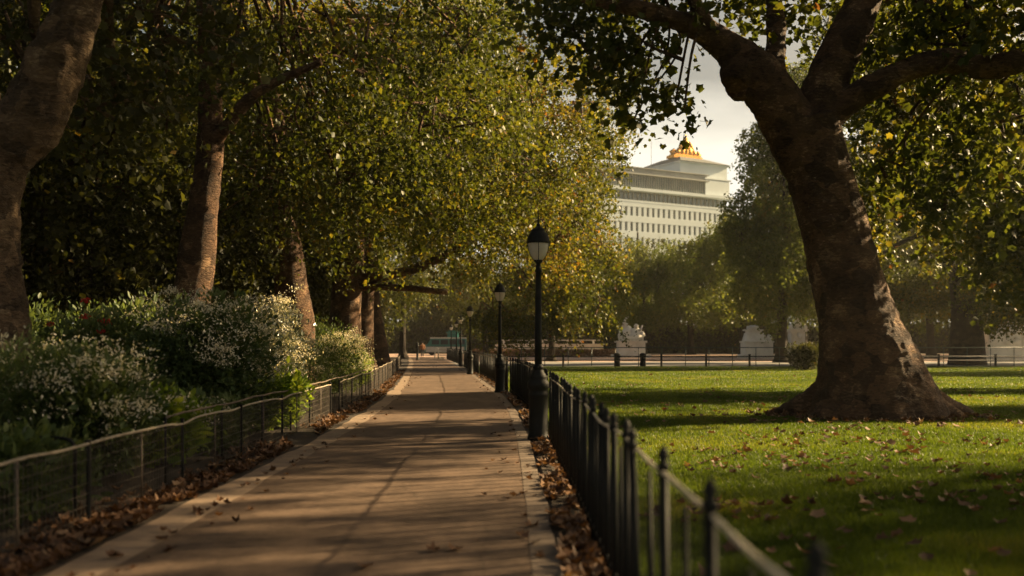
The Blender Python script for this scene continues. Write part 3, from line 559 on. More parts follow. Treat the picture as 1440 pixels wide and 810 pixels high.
# planes of the same lawn out of the picture at right; near crowns shade the foreground, the two east ones are added to shade the haze
for (lb, x, y, rz, s) in (('unseen plane tree added east of the lawn to shade the haze', 54, 68, .9, 1.0), ('unseen plane tree added by the road to shade the haze', 55, 86, 2.7, 1.05), ('plane tree beside the lawn, out of the picture at right', 21, 11, .4, .95), ('plane tree beside the lawn, out of the picture behind the viewer', 12, -6, 2.1, .9), ('plane tree beyond the big leaning one, out of the picture', 36, 20, 3.1, 1.0)):
    dup(far_l, (x, y, 0), rz, lb, (s, s, s))

# ------------------------------------------------------------------ shrubs of the flower bed
def shrub(name, label, x, y, h, rx, ry, nleaf, leaf, mat, seed, shape='oval', flowers=0, fmat='flower_white', fr=.07, nl=7, group='shrubs in the flower bed', tint=.45, petal=.040, per=56, up=.8):
    rng = np.random.RandomState(seed); root = thing(name, label, 'shrub', (x, y, 0), 0, group)
    lob = []
    for k in range(nl):
        a = rng.rand() * 6.28; q = rng.rand() ** .6 * .6; s = .42 + .25 * rng.rand(); zz = h * (.42 + .30 * rng.rand()) if k else h * .62
        lob.append((rx * q * math.cos(a), ry * q * math.sin(a), zz, rx * s, ry * s, min(h - zz, h * .42)))
    lob.append((0, 0, h * .3, rx * .9, ry * .9, h * .3))
    L_ = np.array(lob); w_ = L_[:, 3] * L_[:, 4]; i = rng.choice(len(L_), nleaf, p=w_ / w_.sum()); d = unit(rng.normal(size=(nleaf, 3))); r = rng.rand(nleaf) ** .4
    p = L_[i, :3] + d * r[:, None] * L_[i, 3:6]; p += (fbm(p * 3.1, seed, 2) - .5)[:, None] * (d + np.array([0, 0, .2])) * .6; ok = p[:, 2] > .02; p, d = p[ok], d[ok]
    ax = d * .8 + rng.normal(size=d.shape) * .5; ax[:, 2] += .35
    foliage('foliage', p, leaf * (.6 + .8 * rng.rand(len(p))), rng, shape, M[mat], root, upn=.5, tint=tint, ax=ax)
    mb = MB()
    for k in range(14):
        l = L_[rng.randint(len(L_))]; e = l[:3] + rng.normal(size=3) * l[3:6] * .5; q = spline([(rng.normal() * .1, rng.normal() * .1, 0), (e[0] * .4, e[1] * .4, e[2] * .5), e], 4)
        mb.tube(q, np.linspace(.02, .006, len(q)), 5)
    mb.build('stems', M['bark_dark'], root)
    if flowers:
        i = rng.choice(len(L_) - 1, flowers); d = unit(rng.normal(size=(flowers, 3)) + np.array([.35, -.35, .8])); c = L_[i, :3] + d * L_[i, 3:6] * (1.04 + .14 * rng.rand(flowers)[:, None]); c += (fbm(c * 3.1, seed, 2) - .5)[:, None] * (d + np.array([0, 0, .2])) * .6
        fc = c[:, None, :] + rng.normal(size=(flowers, per, 3)) * np.array([fr, fr, fr * .4]) * (.6 + .8 * rng.rand(flowers))[:, None, None]
        def petals(q):
            q = q.reshape(-1, 3); n = len(q); nr = rng.normal(size=(n, 3)) + np.array([0, 0, 1.2]); V, Fa, k = place('oval', q, rng.normal(size=(n, 3)), nr, petal * (.7 + .7 * rng.rand(n)))
            return V, Fa, {'tint': np.repeat(rng.rand(n), k)}
        seen = np.argsort(d[:, 1] - .4 * d[:, 0])                  # heads on the side toward the path first
        for q in seen[:60]: link('flower_head', np_mesh('flower_head', *petals(fc[q])), root, M[fmat])
        if flowers > 60: tag(link('flower_heads', np_mesh('flower_heads', *petals(fc[seen[60:]])), root, M[fmat]), kind='stuff')
    return root
SH = [
    ('flowering_shrub', 'dark feathery shrub at the left edge beneath the forked trunk', -5.9, 11.2, 1.62, 1.0, 1.1, 9000, .10, 'shrub', 'blade', 10),
    ('flowering_shrub', 'rounded shrub with cream flower heads behind the nearest fence posts', -5.05, 12.0, 1.5, .95, 1.0, 9500, .09, 'shrub', 'oval', 50),
    ('flowering_shrub', 'largest white flowering shrub below the slim upright trunk', -5.35, 17.0, 2.35, 1.25, 1.4, 15000, .095, 'shrub', 'oval', 84),
    ('flowering_shrub', 'cream umbel shrub spilling toward the fence right of the largest one', -4.95, 18.2, 1.75, .95, 1.2, 10000, .085, 'shrub', 'blade', 80),
    ('shrub', 'glossy silver leaved shrub catching the sun below the leaning trunk', -5.45, 22.5, 2.55, .85, 1.0, 8000, .09, 'shrub_silver', 'oval', 60),
    ('shrub', 'low lime green leafy plant just behind the fence rail', -4.5, 19.3, 1.0, .6, 1.0, 3500, .13, 'shrub_lime', 'oval', 0),
    ('shrub', 'feathery mid green shrub between silver shrub and the trunk group', -5.4, 27.0, 1.95, 1.1, 1.5, 9000, .09, 'shrub', 'blade', 25),
    ('flowering_shrub', 'pale cream flowering shrub at the foot of the trunk group', -5.6, 33.0, 1.85, 1.0, 1.9, 9000, .09, 'shrub', 'oval', 110),
    ('shrub', 'small bright leafy plant by the far fence bend', -6.3, 41.0, 1.2, .8, 1.6, 4000, .12, 'shrub_lime', 'oval', 0),
    ('shrub', 'broad leaved green plant with white blooms behind the fence post', -4.75, 13.6, .98, .65, .8, 2600, .16, 'shrub_lime', 'oval', 14),
    ('shrub', 'low dark foliage pressed against the nearest wire mesh', -4.6, 9.3, .78, .7, 1.1, 4500, .10, 'shrub', 'oval', 0),
    ('shrub', 'low dark foliage behind the wire mesh below the white blooms', -4.55, 15.4, .72, .55, 1.3, 4000, .10, 'shrub', 'oval', 8),
    ('shrub', 'tall dark shrub with small red flowers behind the cream one', -7.3, 17.5, 2.2, 1.2, 1.2, 9000, .10, 'shrub', 'oval', 0),
    ('shrub', 'dark shrub behind the largest white flowering shrub', -8.4, 22.0, 2.6, 1.5, 1.6, 9000, .12, 'shrub', 'oval', 0),
    ('shrub', 'dark shrub tucked between the forked and the slim trunks', -10.5, 20.5, 2.6, 1.7, 1.6, 9000, .12, 'shrub', 'oval', 0),
    ('shrub', 'dark shrub behind the silver leaved shrub', -8.0, 30.0, 2.4, 1.6, 2.0, 8000, .12, 'shrub', 'oval', 0),
    ('shrub', 'dark shrub between the leaning trunk and the trunk group', -8.3, 43.0, 2.6, 1.6, 2.2, 8000, .12, 'shrub', 'oval', 0),
    ('shrub', 'dark shrub far behind the bed near the path end', -10.5, 66.0, 2.4, 2.0, 3.0, 8000, .15, 'shrub', 'oval', 0),
    ('shrub', 'dark shrub at the far left behind the forked trunk', -13.5, 24.5, 3.0, 2.2, 2.0, 9000, .13, 'shrub', 'oval', 0),
]
for k, (nm, lb, x, y, h, rx, ry, nlf, lf, mt, shp, fl) in enumerate(SH):
    red = 'red flowers' in lb
    shrub(nm, lb, x, y, h, rx, ry, nlf, lf, mt, 200 + k, shp, 9 if red else fl, 'flower_red' if red else 'flower_white', .035 if red else (.125 if fl > 30 else .09), tint=.3 if mt == 'shrub' else .5)
shrub('shrub', 'small dark bush on the lawn edge left of the big trunk', gx(1132, 62), 62, 1.6, 1.1, 1.0, 6000, .14, 'leaf_dark', 240, 'oval', 0, tint=.25, group='bushes by the lawn', nl=11)
hd = thing('hedge', 'long clipped dark hedge behind the stone monuments', 'hedge', (0, 168, 0))
rg = np.random.RandomState(9); n = 70000; p = np.stack([rg.uniform(-70, 150, n), rg.uniform(-1, 1, n), rg.uniform(0, 1, n) ** .7 * 5.0], 1)
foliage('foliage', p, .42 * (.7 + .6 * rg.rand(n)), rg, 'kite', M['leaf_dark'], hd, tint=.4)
MB().box((40, .1, 2.1), (219, .9, 4.3)).build('branches', M['bark_dark'], hd)  # solid dark box added to close bright gaps through the hedge

# ------------------------------------------------------------------ fences
def path_pts(off, ys, z, wob=0, seed=0, zw=0):
    ys = np.asarray(ys, float); q = np.stack([ys * .55, ys * 0 + seed, ys * 0], 1); nx = (fbm(q, seed, 2) - .5) * 2 * wob; nzv = (fbm(q * 1.7, seed + 5, 2) - .5) * 2 * zw
    return np.stack([curve(ys) + off + nx, ys, z + nzv], 1)
# left: low wire fence
def wire_fence(label, y0, y1, off, h, mesh_step, seed, group):
    root = thing('wire_fence', label, 'fence', (0, 0, 0), 0, group)
    ys = np.arange(y0, y1 + .01, .22); MB().tube(path_pts(off, ys, h, .035, seed, .04), .0145, 7).build('top_rail', M['rail_pale'], root)
    wm = MB()
    for z in np.arange(.06, h - .03, .10): wm.tube(path_pts(off, np.arange(y0, y1 + .01, .65), z, .012, seed + int(z * 100), .012), .0033, 4, False)
    for y in np.arange(y0, y1, mesh_step):
        x = float(curve(y)) + off; wm.tube([(x, y, .02), (x + .006 * math.sin(y * 7), y, h * .5), (x, y, h)], .0032, 4, False)
    wm.build('wire_mesh', M['wire'], root)
    k = 0; y = y0
    while y <= y1 + .01:
        x = float(curve(y)) + off
        if k % 2 == 0:
            MB().box((x, y, (h + .03) / 2 - .02), (.032, .032, h + .07)).box((x, y, h + .032), (.042, .042, .02)).build('post', M['black_iron'], root, .004)
        else:
            MB().tube([(x, y, -.03), (x, y, h)], .010, 7).build('stake', M['rail_brown'], root)
        k += 1; y += 1.32
    return root
wire_fence('low wire mesh fence with wavy pale top rail beside the near path', 6.5, 22.34, -3.78, .70, .075, 3, 'wire fences left of the path')
wire_fence('far stretch of low wire fence curving toward the path end', 23.66, 76.5, -3.78, .72, .16, 4, 'wire fences left of the path')
rb = MB(); ys = np.arange(11.8, 40, .3); rb.tube(path_pts(-3.98, ys, .755, .03, 7, .025), .015, 7)
r2 = thing('garden_rail', 'brown second rail running close behind the pale wire fence rail', 'rail'); rb.build('top_rail', M['rail_brown'], r2)
for y in np.arange(11.8, 40, 2.35): x = float(curve(y)) - 3.98; MB().tube([(x, y, -.02), (x, y, .75)], .017, 7).build('post', M['black_iron'], r2)
hp_ = MB(); a = np.linspace(0, math.pi / 2, 7)
q = [(-5.6, 9.6, .74), (-4.6, 9.32, .75)] + [(-3.92 - .12 + .12 * math.sin(t), 9.18, .66 + .09 * math.cos(t)) for t in a] + [(-3.92, 9.18, -.02)]
hp_.tube(q, .018, 8); hb = thing('hoop_rail', 'bent black hoop rail behind the nearest wire fence post', 'rail'); hp_.build('hoop', M['black_iron'], hb)
MB().tube([(-5.6, 9.6, -.02), (-5.6, 9.6, .74)], .018, 8).build('post', M['black_iron'], hb)

# right: iron railings between the lamp posts
LY = [17.0, 33.4, 53.0, 72.0, 88.0, 106.0]
def railing(label, y0, y1, sp, near=None):
    root = thing('iron_railing', label, 'railing', (0, 0, 0), 0, 'iron railings right of the path'); off = .655
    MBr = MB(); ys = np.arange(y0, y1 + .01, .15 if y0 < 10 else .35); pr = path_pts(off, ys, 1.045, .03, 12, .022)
    MBr.tube(pr, .0092, 8); MBr.build('top_rail', M['rail_sunlit'], root)
    lr = MB(); lr.tube(path_pts(off, np.arange(y0, y1 + .01, .6), .14, 0, 1), .014, 6); lr.build('bottom_rail', M['black_iron'], root)
    wm = MB(); st = .10 if y0 < 10 else .2
    for y in np.arange(y0, y1, st): x = float(curve(y)) + off + .012; wm.tube([(x, y, .1), (x, y, 1.03)], .002, 4, False)
    wm.build('wire_mesh', M['black_iron'], root)
    pos = list(near or []); y = (pos[-1] + sp) if pos else y0 + sp / 2
    while y < y1 - .15: pos.append(y); y += sp
    rg = np.random.RandomState(int(y0))
    for k, y in enumerate(pos):
        x = float(curve(y)) + off; ln = rg.normal() * .014
        b = MB(); b.tube([(x, y, -.03), (x + ln, y, 1.06)], .0215, 8); b.lathe([(.019, 1.05), (.029, 1.065), (.029, 1.085), (.016, 1.095), (.026, 1.12), (.019, 1.145), (.004, 1.165)], (x + ln, y, 0), 8)
        b.build('post', M['black_iron'], root)
        ym = y + (pos[k + 1] - y) / 2 if k + 1 < len(pos) else None
        if ym:
            x = float(curve(ym)) + off; b = MB(); b.tube([(x, ym, -.03), (x, ym, .5), (x + rg.normal() * .006, ym, .98 + rg.rand() * .05)], [.019, .016, .009], 7); b.build('picket', M['black_iron'], root)
    return root
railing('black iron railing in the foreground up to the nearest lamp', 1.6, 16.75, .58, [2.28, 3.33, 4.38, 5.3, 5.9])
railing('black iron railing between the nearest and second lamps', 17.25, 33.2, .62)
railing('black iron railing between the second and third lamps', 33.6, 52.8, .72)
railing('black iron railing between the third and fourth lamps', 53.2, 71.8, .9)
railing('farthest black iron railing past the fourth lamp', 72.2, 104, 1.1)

# lamps
def lamp_post():
    root = thing('lamp_post', 'nearest and tallest black lamp post with teardrop glass lantern', 'lamp post', (0, 0, 0), 0, 'lamp posts beside the path')
    MB().lathe([(0.180, -.04), (0.180, .05), (0.167, .08), (0.155, .10), (0.155, .72), (0.162, .73), (0.162, .77), (0.151, .79), (0.151, .84), (0.180, .86), (0.184, .93), (0.171, .97), (0.140, 1.0), (0.149, 1.03), (0.135, 1.07), (0.086, 1.15), (0.077, 1.18), (0.090, 1.19), (0.090, 1.22), (0.068, 1.24), (0.056, 1.27)], n=20).build('pedestal', M['black_iron'], root)
    MB().lathe([(.062, 1.26), (.058, 1.8), (.05, 2.5), (.046, 2.78), (.06, 2.79), (.06, 2.82), (.043, 2.84), (.04, 2.93), (.07, 2.96), (.08, 2.985)], n=16).build('pole', M['black_iron'], root)
    g = MB().lathe([(.05, 2.985), (.085, 3.0), (.125, 3.06), (.155, 3.14), (.168, 3.21), (.170, 3.265)], n=20).build('globe', M['globe'], root)
    cg = MB()
    for k in range(4):
        a = math.pi / 4 * (2 * k) - math.pi / 2; cg.tube([(r * math.cos(a), r * math.sin(a), z) for r, z in ((.082, 2.985), (.128, 3.055), (.158, 3.135), (.173, 3.21), (.176, 3.27))], .007, 5)
    cg.build('cage', M['black_iron'], root)
    hd = MB().lathe([(.172, 3.262), (.198, 3.265), (.200, 3.29), (.185, 3.31), (.180, 3.34), (.158, 3.40), (.125, 3.45), (.105, 3.47), (.115, 3.485), (.10, 3.50), (.05, 3.53), (.03, 3.55)], n=20).build('hood', M['black_iron'], root)
    MB().lathe([(.03, 3.545), (.035, 3.57), (.014, 3.60), (.022, 3.63), (.012, 3.66), (.008, 3.80), (.002, 3.83)], n=8).build('finial', M['black_iron'], hd)
    return root
lamp = lamp_post(); LX = [gx(757, 17), gx(703, 33.4), gx(661, 53), gx(648, 72), gx(642, 88), gx(634.5, 106)]
lamp.location = (LX[0], LY[0], 0)
for k, lb in enumerate(('second black lamp post, half the apparent height of the nearest', 'third black lamp post standing clear of the far cluster', 'fourth lamp post, front one of the far cluster by the railing', 'fifth lamp post, middle one of the far cluster', 'sixth and farthest lamp post beside the low gate')):
    dup(lamp, (LX[k + 1], LY[k + 1], 0), k * .4, lb)

# fences along the far side of the lawn
tf = thing('park_fence', 'tall thin green rail fence along the far side of the lawn', 'fence')
x0, x1, D = gx(690, 73), gx(1500, 73), 73.0
b = MB(); b.tube([(x0, D, 1.31), (x1, D, 1.31)], .035, 6).tube([(x0, D, .62), (x1, D, .62)], .014, 5); b.build('rails', M['green_iron'], tf)
for px in range(700, 1500, 33): x = gx(px, D); MB().tube([(x, D, -.05), (x, D, 1.33)], .028, 6).build('post', M['green_iron'], tf)
lf = thing('post_rail_fence', 'low black post and rail fence edging the far lawn', 'fence'); D = 71.5
x0 = gx(690, D); b = MB(); b.tube([(x0, D, .70), (x1, D, .70)], .04, 6).tube([(x0, D, .42), (x1, D, .42)], .04, 6); b.build('rails', M['black_iron'], lf)
for px in (700, 730, 792, 865, 930, 993, 1054, 1120, 1180, 1262, 1320, 1400, 1460):
    x = gx(px, D); MB().box((x, D, .38), (.13, .13, .86)).box((x, D, .835), (.15, .15, .05)).build('post', M['black_iron'], lf, .01)
for (px, lb) in ((868, 'small black bin standing by the far fence, left one'), (904, 'small black bin standing by the far fence below the sculpture group')):
    bn = thing('litter_bin', lb, 'bin', (gx(px, 72.4), 72.4, 0), 0, 'bins by the far fence')
    MB().lathe([(.20, -.02), (.22, .05), (.20, .4), (.22, .72), (.24, .74), (.24, .8)], n=12).build('body', M['black_iron'], bn); MB().lathe([(.25, .8), (.22, .88), (.05, .94)], n=12).build('lid', M['black_iron'], bn)

# ------------------------------------------------------------------ stone monuments
def steps(mb, c, dims):
    z = 0
    for (wx, wy, h) in dims: mb.box((c[0], c[1], z + h / 2), (wx, wy, h)); z += h
    return z
D = 116; x = gx(887, D); s1 = thing('sculpture_group', 'white stone sculpture group on a plinth at the lawn far side', 'monument', (x, D, 0))
b = MB(); z = steps(b, (0, 0), [(4.2, 3.2, .35), (3.0, 2.4, 1.35), (3.4, 2.7, .2)]); b.build('plinth', M['stone'], s1, .03)
b = MB()
b.blob((-.55, 0, z + .75), (.75, .6, .85), 1, .35).blob((.55, .1, z + .7), (.7, .6, .8), 2, .35).blob((0, 0, z + .4), (1.3, .7, .5), 3, .35).blob((-.55, 0, z + 1.75), (.26, .26, .3), 4).blob((.6, 0, z + 1.65), (.25, .25, .3), 5).blob((-1.15, 0, z + .7), (.35, .4, .7), 6, .4).blob((1.2, 0, z + .6), (.38, .4, .6), 7, .4)
b.tube([(-.75, 0, z + 1.2), (-.9, -.1, z + 1.9), (-.55, -.1, z + 2.5), (-.3, 0, z + 2.75)], [.2, .15, .11, .06], 8).tube([(.85, 0, z + 1.1), (1.15, -.2, z + 1.3), (1.3, -.1, z + 1.75)], [.18, .13, .07], 8)
b.build('figures', M['stone'], s1)
D = 112; x = gx(1064, D); s2 = thing('stone_plinth', 'stepped white stone plinth between the tree stems', 'monument', (x, D, 0))
b = MB(); steps(b, (0, 0), [(3.6, 3, .4), (3.0, 2.5, 1.3), (3.2, 2.7, .16)]); b.build('base', M['stone'], s2, .03)
b = MB(); b.box((-.25, 0, 2.3), (2.3, 2.0, .9), 0, 0, .8).box((-.35, 0, 2.85), (1.5, 1.4, .25)).box((-.4, 0, 3.05), (1.9, 1.7, .16)).blob((-.4, 0, 3.3), (.8, .6, .3), 8, .4).blob((1.2, -.6, 2.05), (.3, .3, .5), 9, .4).tube([(-.9, 0, 3.1), (-1.0, 0, 3.45), (-.7, 0, 3.5)], [.16, .12, .06], 7)
b.build('scroll_block', M['stone'], s2, .04)
D = 108; x = gx(1120, D); s3 = thing('gate_pier', 'square white stone pillar with carved urn on top', 'monument', (x, D, 0))
b = MB(); steps(b, (0, 0), [(2.4, 2.2, .4), (1.9, 1.8, .5), (1.45, 1.4, 1.9), (1.75, 1.7, .14), (2.0, 1.95, .16)]); b.box((-.45, -.75, 1.8), (.22, .12, 1.6)).box((.45, -.75, 1.8), (.22, .12, 1.6)).blob((.1, -.75, 2.45), (.22, .14, .3), 3, .3); b.build('shaft', M['stone'], s3, .03)
b = MB(); b.lathe([(.45, 3.1), (.5, 3.2), (.2, 3.3), (.5, 3.5), (.6, 3.75), (.35, 3.95), (.42, 4.0), (.2, 4.2), (.05, 4.45)], n=14).blob((.75, -.3, 3.25), (.3, .3, .3), 5, .4).blob((-.75, -.3, 3.25), (.3, .3, .3), 6, .4); b.build('urn', M['stone'], s3)
D = 92; x = gx(1420, D); s4 = thing('stone_wall', 'broad white stone memorial wall at the right edge', 'monument', (x, D, 0))
b = MB(); steps(b, (0, 0), [(5.6, 2.6, .5), (5.0, 2.2, .7), (4.8, 2.0, 1.3), (5.2, 2.3, .18)]); b.box((-1.9, -1.02, 1.85), (.7, .14, 1.28)).box((1.0, -1.02, 1.85), (.7, .14, 1.28)); b.build('wall', M['stone'], s4, .03)
b = MB(); b.blob((.3, 0, 3.0), (1.6, .6, .6), 8, .5).blob((-.6, -.9, 1.75), (.5, .25, .45), 11, .5).blob((.1, -.9, 1.75), (.45, .25, .4), 12, .5); b.build('carving', M['stone'], s4)
# pale terrace and flower bed seen under the golden branches
t = thing('terrace_wall', 'long pale terrace wall glimpsed under the golden branches', 'wall', (gx(770, 165), 160, 0)); b = MB(); b.box((0, 0, .7), (17, .8, 1.4)).box((0, 0, 1.47), (17.4, 1.1, .14)); 
b.build('wall', M['stone'], t)
b = MB()
for k in range(8): b.box((-7 + 2 * k, 0, 1.8), (.3, .3, .5))
b.box((0, 0, 2.12), (16, .35, .14)); b.build('balustrade', M['stone'], t)
fb = thing('flower_bed', 'strip of rust coloured bedding plants beyond the road', 'flower bed', (gx(780, 126), 124, 0)); rg = np.random.RandomState(4); n = 9000
p = np.stack([rg.uniform(-10, 9, n), rg.uniform(-1.2, 1.2, n), rg.rand(n) ** .6 * .9], 1); foliage('foliage', p, .2 * (.6 + .8 * rg.rand(n)), rg, 'kite', M['dry_leaf'], fb, tint=.5)

# ------------------------------------------------------------------ white building with gilded crest
A = np.array([gx(820, 255), 255.]); Bc = np.array([gx(1034, 281), 281.]); du = Bc - A; LB = float(np.linalg.norm(du)); ang = math.atan2(du[1], du[0])
bd = thing('office_building', 'white stone office block with gilded crest rising above the trees', 'building', (A[0], A[1], 0), ang)
FZ = 3.95; Z0 = 38.0                            # top of the stone storeys
def zb(y, px=900):                               # height of a picture row on the facade near column px
    t = (px - 820) / (1034 - 820); return H + (HY - y) / F * (255 + 33 * t)
NR = 8
core = MB(); core.box((LB / 2, 14.5, Z0 / 2), (LB - .4, 28.3, Z0 - .02)); core.build('core', M['facade'], bd)
fac = MB(); pitch = 1.76; nw = int(LB / pitch); ww = .80
for r_ in range(NR):
    top = Z0 - 1.3 - r_ * FZ; bot = top - 2.3
    up = Z0 if r_ == 0 else (Z0 - 1.3 - (r_ - 1) * FZ - 2.3)
    fac.box((LB / 2, 0, (up + top) / 2), (LB, .6, up - top))
    for k in range(nw + 1):
        xa = max(0, k * pitch - (pitch - ww) / 2); xb = min(LB, k * pitch + (pitch - ww) / 2); fac.box(((xa + xb) / 2, .02, (top + bot) / 2), (xb - xa, .56, 2.3))
lowz = Z0 - 1.3 - (NR - 1) * FZ - 2.3; fac.box((LB / 2, 0, lowz / 2), (LB, .6, lowz))
# side wall to the right of the corner
fac.box((LB + .12, 14.5, Z0 / 2), (.5, 28, Z0))
fac.build('facade', M['facade'], bd)
rest = MB()
for r_ in range(NR):
    top = Z0 - 1.3 - r_ * FZ
    for k in range(nw):
        c = ((k + .5) * pitch, .22, top - 1.15); q = MB() if r_ < 3 and k < 33 else rest
        q.box(c, (ww - .01, .06, 2.29))
        if q is not rest: q.build('window', M['winglass'], bd)
tag(rest.build('window', M['winglass'], bd), kind='stuff')
# setbacks: recessed glazing, white ledge, glass penthouse and louvred parapet
z1 = Z0; z2 = z1 + 3.0; z3 = z2 + .75; z4 = z3 + 3.7; z5 = z4 + 1.7
MB().box((LB / 2, .25, z1 + .15), (LB + .2, 1.2, .5)).box((LB / 2 , 1.2, z2 + .38), (LB + .3, 2.4, .74)).build('ledge', M['facade'], bd)
MB().box((LB / 2, 15.5, (z1 + z2) / 2 + .2), (LB - 2, 26, z2 - z1 - .41)).build('recessed_glazing', M['curtainglass'], bd)
g = MB().box((LB * .43, 15, (z3 + z4) / 2), (LB * .80, 26, z4 - z3 - .02)); g.build('penthouse_glazing', M['curtainglass'], bd)
fin = MB()
for k in range(54): fin.box((LB * .03 + k * LB * .8 / 53, 1.85, (z3 + z4) / 2), (.07, .3, z4 - z3 - .04))
for k in range(34): fin.box((1.5 + k * (LB - 3) / 33, 2.35, (z1 + z2) / 2 + .2), (.09, .3, z2 - z1 - .45))
fin.build('mullions', M['roofgrey'], bd)
MB().box((LB * .43, 14.5, z4 + .12), (LB * .81, 27, .3)).box((LB * .43, 15, z4 + 1.0), (LB * .80, 26.5, 1.4)).box((LB * .43, 14.8, z5 + .1), (LB * .82, 27, .2)).build('parapet', M['roofgrey'], bd)
MB().box((LB * .90, 15, (z3 + z4) / 2 + .3), (LB * .17, 27, z4 - z3 + .6)).box((LB * .90, 15, z4 + .9), (LB * .18, 27.2, .35)).build('end_block', M['facade'], bd)
# upper block with hipped lead roof
xt = LB * .83; zt = z4 + .5
MB().box((xt, 12, zt + 2.2), (LB * .33, 18, 4.4)).box((xt, 12, zt + 4.55), (LB * .35, 19, .35)).build('roof_block', M['facade'], bd)
rf = MB(); v = []
for (sx, sy) in ((-1, -1), (1, -1), (1, 1), (-1, 1)): v.append((xt + sx * LB * .178, 12 + sy * 10, zt + 4.73))
for (sx, sy) in ((-1, -1), (1, -1), (1, 1), (-1, 1)): v.append((xt + sx * LB * .085, 12 + sy * 4, zt + 7.0))
rf.add(v, [(0, 3, 2, 1), (4, 5, 6, 7), (0, 1, 5, 4), (1, 2, 6, 5), (2, 3, 7, 6), (3, 0, 4, 7)]); ro = rf.build('roof', M['roofdark'], bd)
b = MB(); zc = zt + 7.0; rg = np.random.RandomState(3); xo = xt
b.box((xo, 11, zc + .35), (8.2, 3, .7)).box((xo, 11, zc + .8), (7.0, 2.6, .5))
for k in range(7): t = (k - 3) / 3; hh = 4.3 * (1 - abs(t)) ** 1.2 + .8; b.blob((xo + t * 3.4, 10.6, zc + .9 + hh * .35), (.75, .7, hh * .5), 20 + k, .45)
for sx in (-1, 1): b.tube([(xo + sx * 3.7, 10.6, zc + .7), (xo + sx * 4.2, 10.6, zc + 1.5), (xo + sx * 3.4, 10.6, zc + 2.0), (xo + sx * 2.4, 10.6, zc + 1.7)], [.35, .45, .4, .2], 8); b.tube([(xo + sx * 2.0, 10.4, zc + 1.6), (xo + sx * 1.6, 10.4, zc + 3.4), (xo + sx * .5, 10.4, zc + 4.6)], [.45, .4, .25], 8)
b.blob((xo, 10.6, zc + 4.9), (.6, .6, .7), 31, .3); b.tube([(xo, 10.6, zc + 5.2), (xo, 10.6, zc + 6.4)], [.22, .08], 6).tube([(xo - .4, 10.6, zc + 6.0), (xo + .4, 10.6, zc + 6.0)], .09, 6)
b.v = [(xo + (x - xo) * 1.25, 10.6 + (y - 10.6) * 1.1, zc + (z - zc) * 1.12) for x, y, z in b.v]
b.build('crest', M['gold'], bd)
b = MB()
for px_, hh in ((LB * .33, 2.8), (LB * .40, 1.8), (LB * .55, 9)): b.tube([(px_, 8, z5), (px_, 8, z5 + hh)], .06, 5)
b.build('mast', M['roofgrey'], bd)

# ------------------------------------------------------------------ van, person, gate at the end of the path
D = 140; vx = gx(626, D); van = thing('teal_van', 'teal minibus with cream roof crossing the far end of the path', 'minibus', (vx, D, 0))
def loft(name, prof, w_, mat, parent, z_off=0):
    v = [(x, -w_ / 2, z) for x, z in prof] + [(x, w_ / 2, z) for x, z in prof]; n = len(prof)
    return MB().add(v, [tuple(range(n)), tuple(range(2 * n - 1, n - 1, -1))] + [(i, i + n, (i + 1) % n + n, (i + 1) % n) for i in range(n)]).build(name, mat, parent, .06)
loft('body', [(-2.75, .4), (2.9, .4), (2.95, 1.2), (2.9, 2.25), (-1.9, 2.25), (-2.35, 1.5), (-2.8, 1.25)], 2.0, M['teal'], van)
MB().box((.45, 0, 2.33), (4.9, 1.8, .18)).build('roof', M['cream_paint'], van, .05); MB().box((0.05, -1.012, .78), (5.2, .03, .72)).build('side_panel', M['cream_paint'], van)
for (xa, xb) in ((-1.75, -.75), (-.55, .45), (.65, 1.65), (1.85, 2.7)): MB().box(((xa + xb) / 2, -1.01, 1.78), (xb - xa, .03, .62)).build('window', M['winglass'], van)
MB().add([(-1.98, -.85, 2.12), (-1.98, .85, 2.12), (-2.37, .85, 1.52), (-2.37, -.85, 1.52)], [(0, 1, 2, 3)]).build('windscreen', M['winglass'], van)
for xw in (-1.8, 1.9):
    for sy in (-1, 1):
        b = MB(); b.lathe([(.20, -.1), (.34, -.1), (.36, -.05), (.36, .05), (.34, .1), (.2, .1)], n=16); o = b.build('wheel', M['tyre'], van); o.location = (xw, sy * .92, .36); o.rotation_euler = (R(90), 0, 0)
kx = gx(638, 150); kk = thing('kiosk', 'teal painted kiosk standing behind the far lamp cluster', 'kiosk', (kx, 148, 0))
MB().box((0, 0, 1.55), (1.5, 1.5, 3.1)).build('cabin', M['teal'], kk, .03); MB().box((0, 0, 3.2), (1.8, 1.8, .18)).box((0, 0, 3.38), (1.2, 1.2, .2)).build('roof', M['teal'], kk); MB().box((0, -.76, 1.9), (.8, .04, 1.0)).build('window', M['winglass'], kk)

